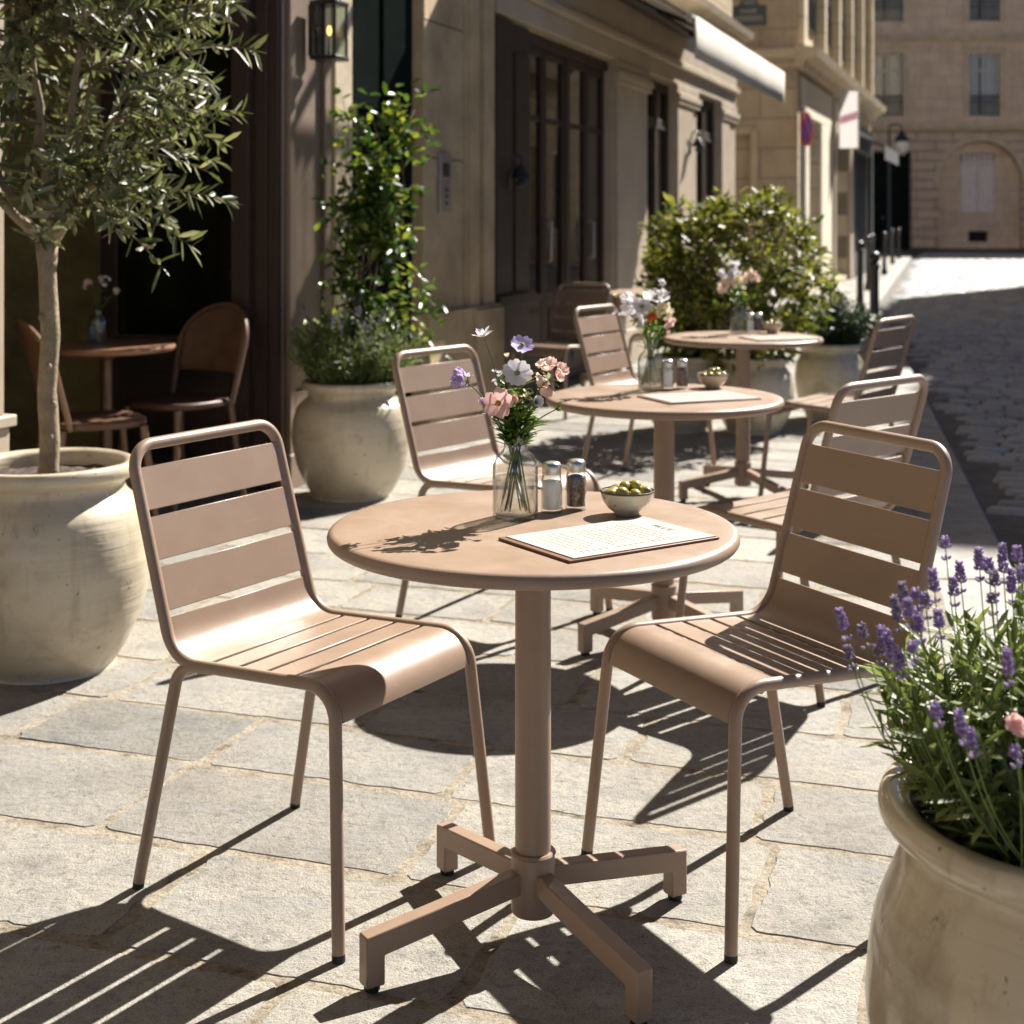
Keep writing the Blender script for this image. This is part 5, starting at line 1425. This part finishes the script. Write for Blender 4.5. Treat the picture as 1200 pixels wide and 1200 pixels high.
for k in range(2*n+1):
    a_ = PI*k/(2*n); 
    for rr, dd in ((hw, -.05), (ro, -.05), (ro, .0), (hw, .0)): vs.append((cx + rr*math.cos(a_), dd, zs_ + rr*math.sin(a_)))
    if k: fs += [((k-1)*4+j, (k-1)*4+(j+1) % 4, k*4+(j+1) % 4, k*4+j) for j in range(4)]
ring.add(vs, fs); ring.build('arch_moulding', M['trim'], B3, smooth=False)
nb = MB(); wall_grid(nb, 'x', .30, 18.5, 22.25, -.05, 4.7, [(19.62, 21.12, 1.57, 4.12), (19.95, 20.8, .25, .72)], .3, 1); nb.build('arch_infill', M['stone_fu'], B3, smooth=False)
sh = MB(); 
for (a0, a1) in ((19.62, 20.36), (20.38, 21.12)):
    frame_rect(sh, 'x', .38, .44, a0, a1, 1.57, 3.62, .09); sh.box(a0+.09, a1-.09, .40, .43, 1.66, 3.53)
sh.box(19.62, 21.12, .38, .44, 3.64, 3.74); sh.box(19.62, 21.12, .45, .5, 3.74, 4.12); sh.build('shutter', M['shutter'], B3, smooth=False)
gr = MB()
for k in range(7): gr.tube([(19.70 + k*.22, .42, 3.74), (19.70 + k*.22, .42, 4.12)], .02, 6)
gr.build('window_grille', M['iron'], B3)
vt = MB(); vt.box(19.95, 20.8, .5, .55, .25, .72); vt.build('cellar_vent', M['dark'], B3, smooth=False)
dr = MB(); dr.box(15.2, 17.4, .35, .42, -.04, 4.17)
for (a0, a1) in ((15.35, 16.2), (16.4, 17.25)):
    for (z0, z1) in ((.2, 1.1), (1.3, 2.7), (2.9, 3.9)): dr.box(a0, a1, .32, .35, z0, z1)
dro = dr.build('carriage_door', M['darkdoor'], B3, bevel=.02); kn = MB(); kn.ball((16.2, .27, 1.3), .06); kn.build('door_knob', M['steel'], dro)
for (a0, a1, z0, z1) in gops[2:]: tall_window(B3, 'x', 0, 1, a0, a1, z0, z1, rail=False)
for o in ops:
    tall_window(B3, 'x', 0, 1, *o)
for (a0, a1, z0, z1) in ops:
    tr = MB()
    tr.box(a0-.24, a0, -.06, .05, z0-.02, z1+.2); tr.box(a1, a1+.24, -.06, .05, z0-.02, z1+.2); tr.box(a0, a1, -.06, .05, z1, z1+.2); tr.box(a0-.3, a1+.3, -.12, .05, z1+.2, z1+.32)
    tr.build('window_surround', M['trim'], B3, bevel=.015)
bp = MB(); bp.box(-10, 15.15, -.08, .05, -.05, .95); bp.box(17.45, 18.4, -.08, .05, -.05, .95); bp.box(22.4, 46, -.08, .05, -.05, .95); bp.build('plinth', M['stone_f'], B3, bevel=.02)
# bracket lantern on the far facade
ln = thing('street_lantern', 'dark bracket lantern with pale globe hanging before the carriage door', 'street lamp', (14.92, 58.2, 0))
a = MB(); a.tube([(0, 0, 0), (0, 0, .8), (0, 0, 4.7)], [.10, .07, .05], 12); a.build('post', M['iron'], ln)
a = MB(); a.tube(fillet([(0, 0, 4.6), (0, 0, 5.0), (1.4-1.4+.5, 0, 5.0), (.5, 0, 4.7)], [0, .18, .18, 0]), .035, 8); a.build('bracket', M['iron'], ln)
a = MB(); a.lathe([(.0005, 4.75), (.08, 4.74), (.12, 4.6), (.28, 4.42), (.30, 4.32), (.0005, 4.31)], 20, c=(.5, 0, 0)); a.build('hood', M['iron'], ln)
a = MB(); a.lathe([(.0005, 3.75), (.12, 3.78), (.26, 3.95), (.30, 4.12), (.26, 4.305), (.0005, 4.31)], 20, c=(.5, 0, 0)); a.build('globe', M['milk'], ln)

# ------------------------------------------------------------------ building on the sunny side, outside the frame: it shades the street
B4 = bld('apartment_building', 'long stone apartment building on the right side of the street that shades the cobbles')
PX = 8.22
m = MB(); o4 = [(t-.6, t+.6, z, z+2.2) for t in (22.6, 25.2, 27.8, 30.4, 33.0, 35.6, 38.2, 40.8) for z in (.9, 4.4, 7.6, 10.6)]
wall_grid(m, 'y', PX, 21.0, 43.2, -.1, 14.0, o4, .3, 1)
m.add([(PX, 21, -.1), (18, 21, -.1), (18, 21, 14), (PX, 21, 14)], [(0,1,2,3)]); m.add([(PX, 43.2, -.1), (18, 43.2, -.1), (18, 43.2, 14), (PX, 43.2, 14)], [(0,1,2,3)])
m.build('wall', M['stone_y'], B4, smooth=False)
m = MB(); m.box(PX-.0, 18, 21.0, 31.0, 14.0, 14.2); m.box(PX, 18, 31.0, 43.2, 14.0, 17.0); m.build('roof', M['zinc'], B4, smooth=False)
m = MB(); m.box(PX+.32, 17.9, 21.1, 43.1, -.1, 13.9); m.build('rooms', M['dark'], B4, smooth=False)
for o in o4:
    f = MB(); frame_rect(f, 'y', PX+.18, PX+.24, *o, .08); f.box(PX+.18, PX+.24, (o[0]+o[1])/2-.04, (o[0]+o[1])/2+.04, o[2]+.08, o[3]-.08); wn = f.build('window', M['whitepaint'], B4, smooth=False)
    pane(wn, 'y', PX+.21, o[0]+.08, o[1]-.08, o[2]+.08, o[3]-.08, M['winglass'])

# ------------------------------------------------------------------ bollards
bo0 = None
for i, (x, y) in enumerate(((3.30, 13.4), (4.66, 19.7), (6.30, 26.0), (7.0, 28.6), (8.4, 33.2), (10.6, 41.0), (12.3, 46.8))):
    if bo0 is None:
        bo0 = thing('bollard', '', 'bollard', (x, y, 0), 0, 'cast iron bollards along the kerb')
        a = MB(); a.lathe([(.07, 0), (.07, .10), (.05, .13), (.044, .30), (.040, .80), (.050, .82), (.050, .85), (.032, .87)], 20); a.build('post', M['iron'], bo0)
        a = MB(); a.ball((0, 0, .915), .055, nu=18, nv=12); a.build('ball_top', M['iron'], bo0); o = bo0
    else: o = copy_tree(bo0); o.location = (x, y, 0)
    o['label'] = ('dark ball-topped bollard nearest the terrace', 'second dark bollard along the kerb, left of the nearest one', 'third dark bollard along the kerb counting from the terrace', 'fourth dark bollard along the kerb counting from the terrace', 'fifth dark bollard along the kerb counting from the terrace', 'sixth dark bollard along the kerb, second from the street end', 'last dark bollard, at the far end of the kerb')[i]

# ------------------------------------------------------------------ cafe furniture inside
def make_bentwood(label):
    root = thing('bentwood_chair', label, 'chair', group='brown wooden chairs inside the cafe')
    # faces +y; rounded solid back
    s = MB(); pts = []
    n = 28
    for k in range(n):
        a = 2*PI*k/n; x = .205*math.copysign(abs(math.cos(a))**.75, math.cos(a)); y = .20*math.copysign(abs(math.sin(a))**.75, math.sin(a)); pts.append((x, y))
    s.prism(pts, 'z', .435, .465); s.build('seat', M['cane'], root, bevel=.008)
    def yb(z): return -.19 - (z-.45)*.26
    hoop = []
    for k in range(25):
        a = PI*k/24; x = .205*math.cos(a); z = .70 + .17*math.sin(a) ; hoop.append((x, yb(z) + .05*(x/.205)**2, z))
    hoop = [(.19, yb(.44)+.05, .44)] + hoop + [(-.19, yb(.44)+.05, .44)]
    f = MB(); f.tube(hoop, .013, 8); f.build('back_frame', M['wood'], root)
    b = MB(); vs = []; fs = []; m_, q_ = 16, 10
    for i in range(m_+1):
        x = -.195 + .39*i/m_; zt_ = .70 + .165*math.sqrt(max(0, 1-(x/.2)**2)); z0 = .57
        for j in range(q_+1):
            z = z0 + (zt_-z0)*j/q_; vs.append((x, yb(z) + .05*(x/.205)**2, z))
    for i in range(m_):
        for j in range(q_): fs.append((i*(q_+1)+j, (i+1)*(q_+1)+j, (i+1)*(q_+1)+j+1, i*(q_+1)+j+1))
    b.add(vs, fs); bo = b.build('backrest', M['wood'], root, angle=0); so2 = bo.modifiers.new('thick', 'SOLIDIFY'); so2.thickness = .012
    for (x, y) in ((.16, .16), (-.16, .16), (.16, -.16), (-.16, -.16)):
        l = MB(); l.tube([(x, y, .436), (x*1.1, y*1.15, .22), (x*1.22, y*1.32, 0)], [.017, .015, .011], 10); l.build('leg', M['wood'], root)
    st2 = MB(); st2.tube([(-.175, .19, .2), (.175, .19, .2)], .008, 6); st2.build('stretcher', M['wood'], root)
    return root
bw = make_bentwood('brown round-backed wooden chair right of the small cafe table, in deep shade')
bw.location = (-1.49, 6.58, 0); bw.rotation_euler = (0, 0, face(-.55, -.83))
b2 = dup(bw, (-1.70, 5.97, 0), face(.85, .5), 'brown wooden chair behind the olive trunk, left of the small cafe table')
ct = thing('cafe_table', 'small round brown wooden table standing in the dark cafe entrance', 'table', (-1.74, 6.32, 0))
a = MB(); a.lathe([(.0005, .70), (.27, .70), (.285, .706), (.29, .718), (.285, .729), (.0005, .73)], 48); a.build('tabletop', M['woodtop'], ct, angle=40)
a = MB(); a.lathe([(.20, 0), (.20, .015), (.05, .03), (.024, .06), (.022, .66), (.06, .699)], 24); a.build('pedestal', M['wood'], ct)
v3 = dup(v0, (-1.80, 6.40, ZT), .4, 'glass vase of dim flowers on the small table inside the cafe')
vq = (-1.80, 6.40); r = random.Random(91)
for k, (dx, dz, kd, mt, lab) in enumerate(((-.04, .25, 'ruffle', 'p_peach', 'peach flower on the left of the vase inside the cafe'), (.03, .27, 'cluster', 'p_white', 'white flower at the top of the vase inside the cafe'), (.08, .22, 'bud', 'p_cream', 'cream flower leaning right in the vase inside the cafe'))):
    make_flower('cut_flower', lab, 'dim flowers on the cafe table', vq, (vq[0]+dx, vq[1]-.01, ZT+dz), (dx*4, -.4, 1), kd, mt, .03, leaves=7, r=r)
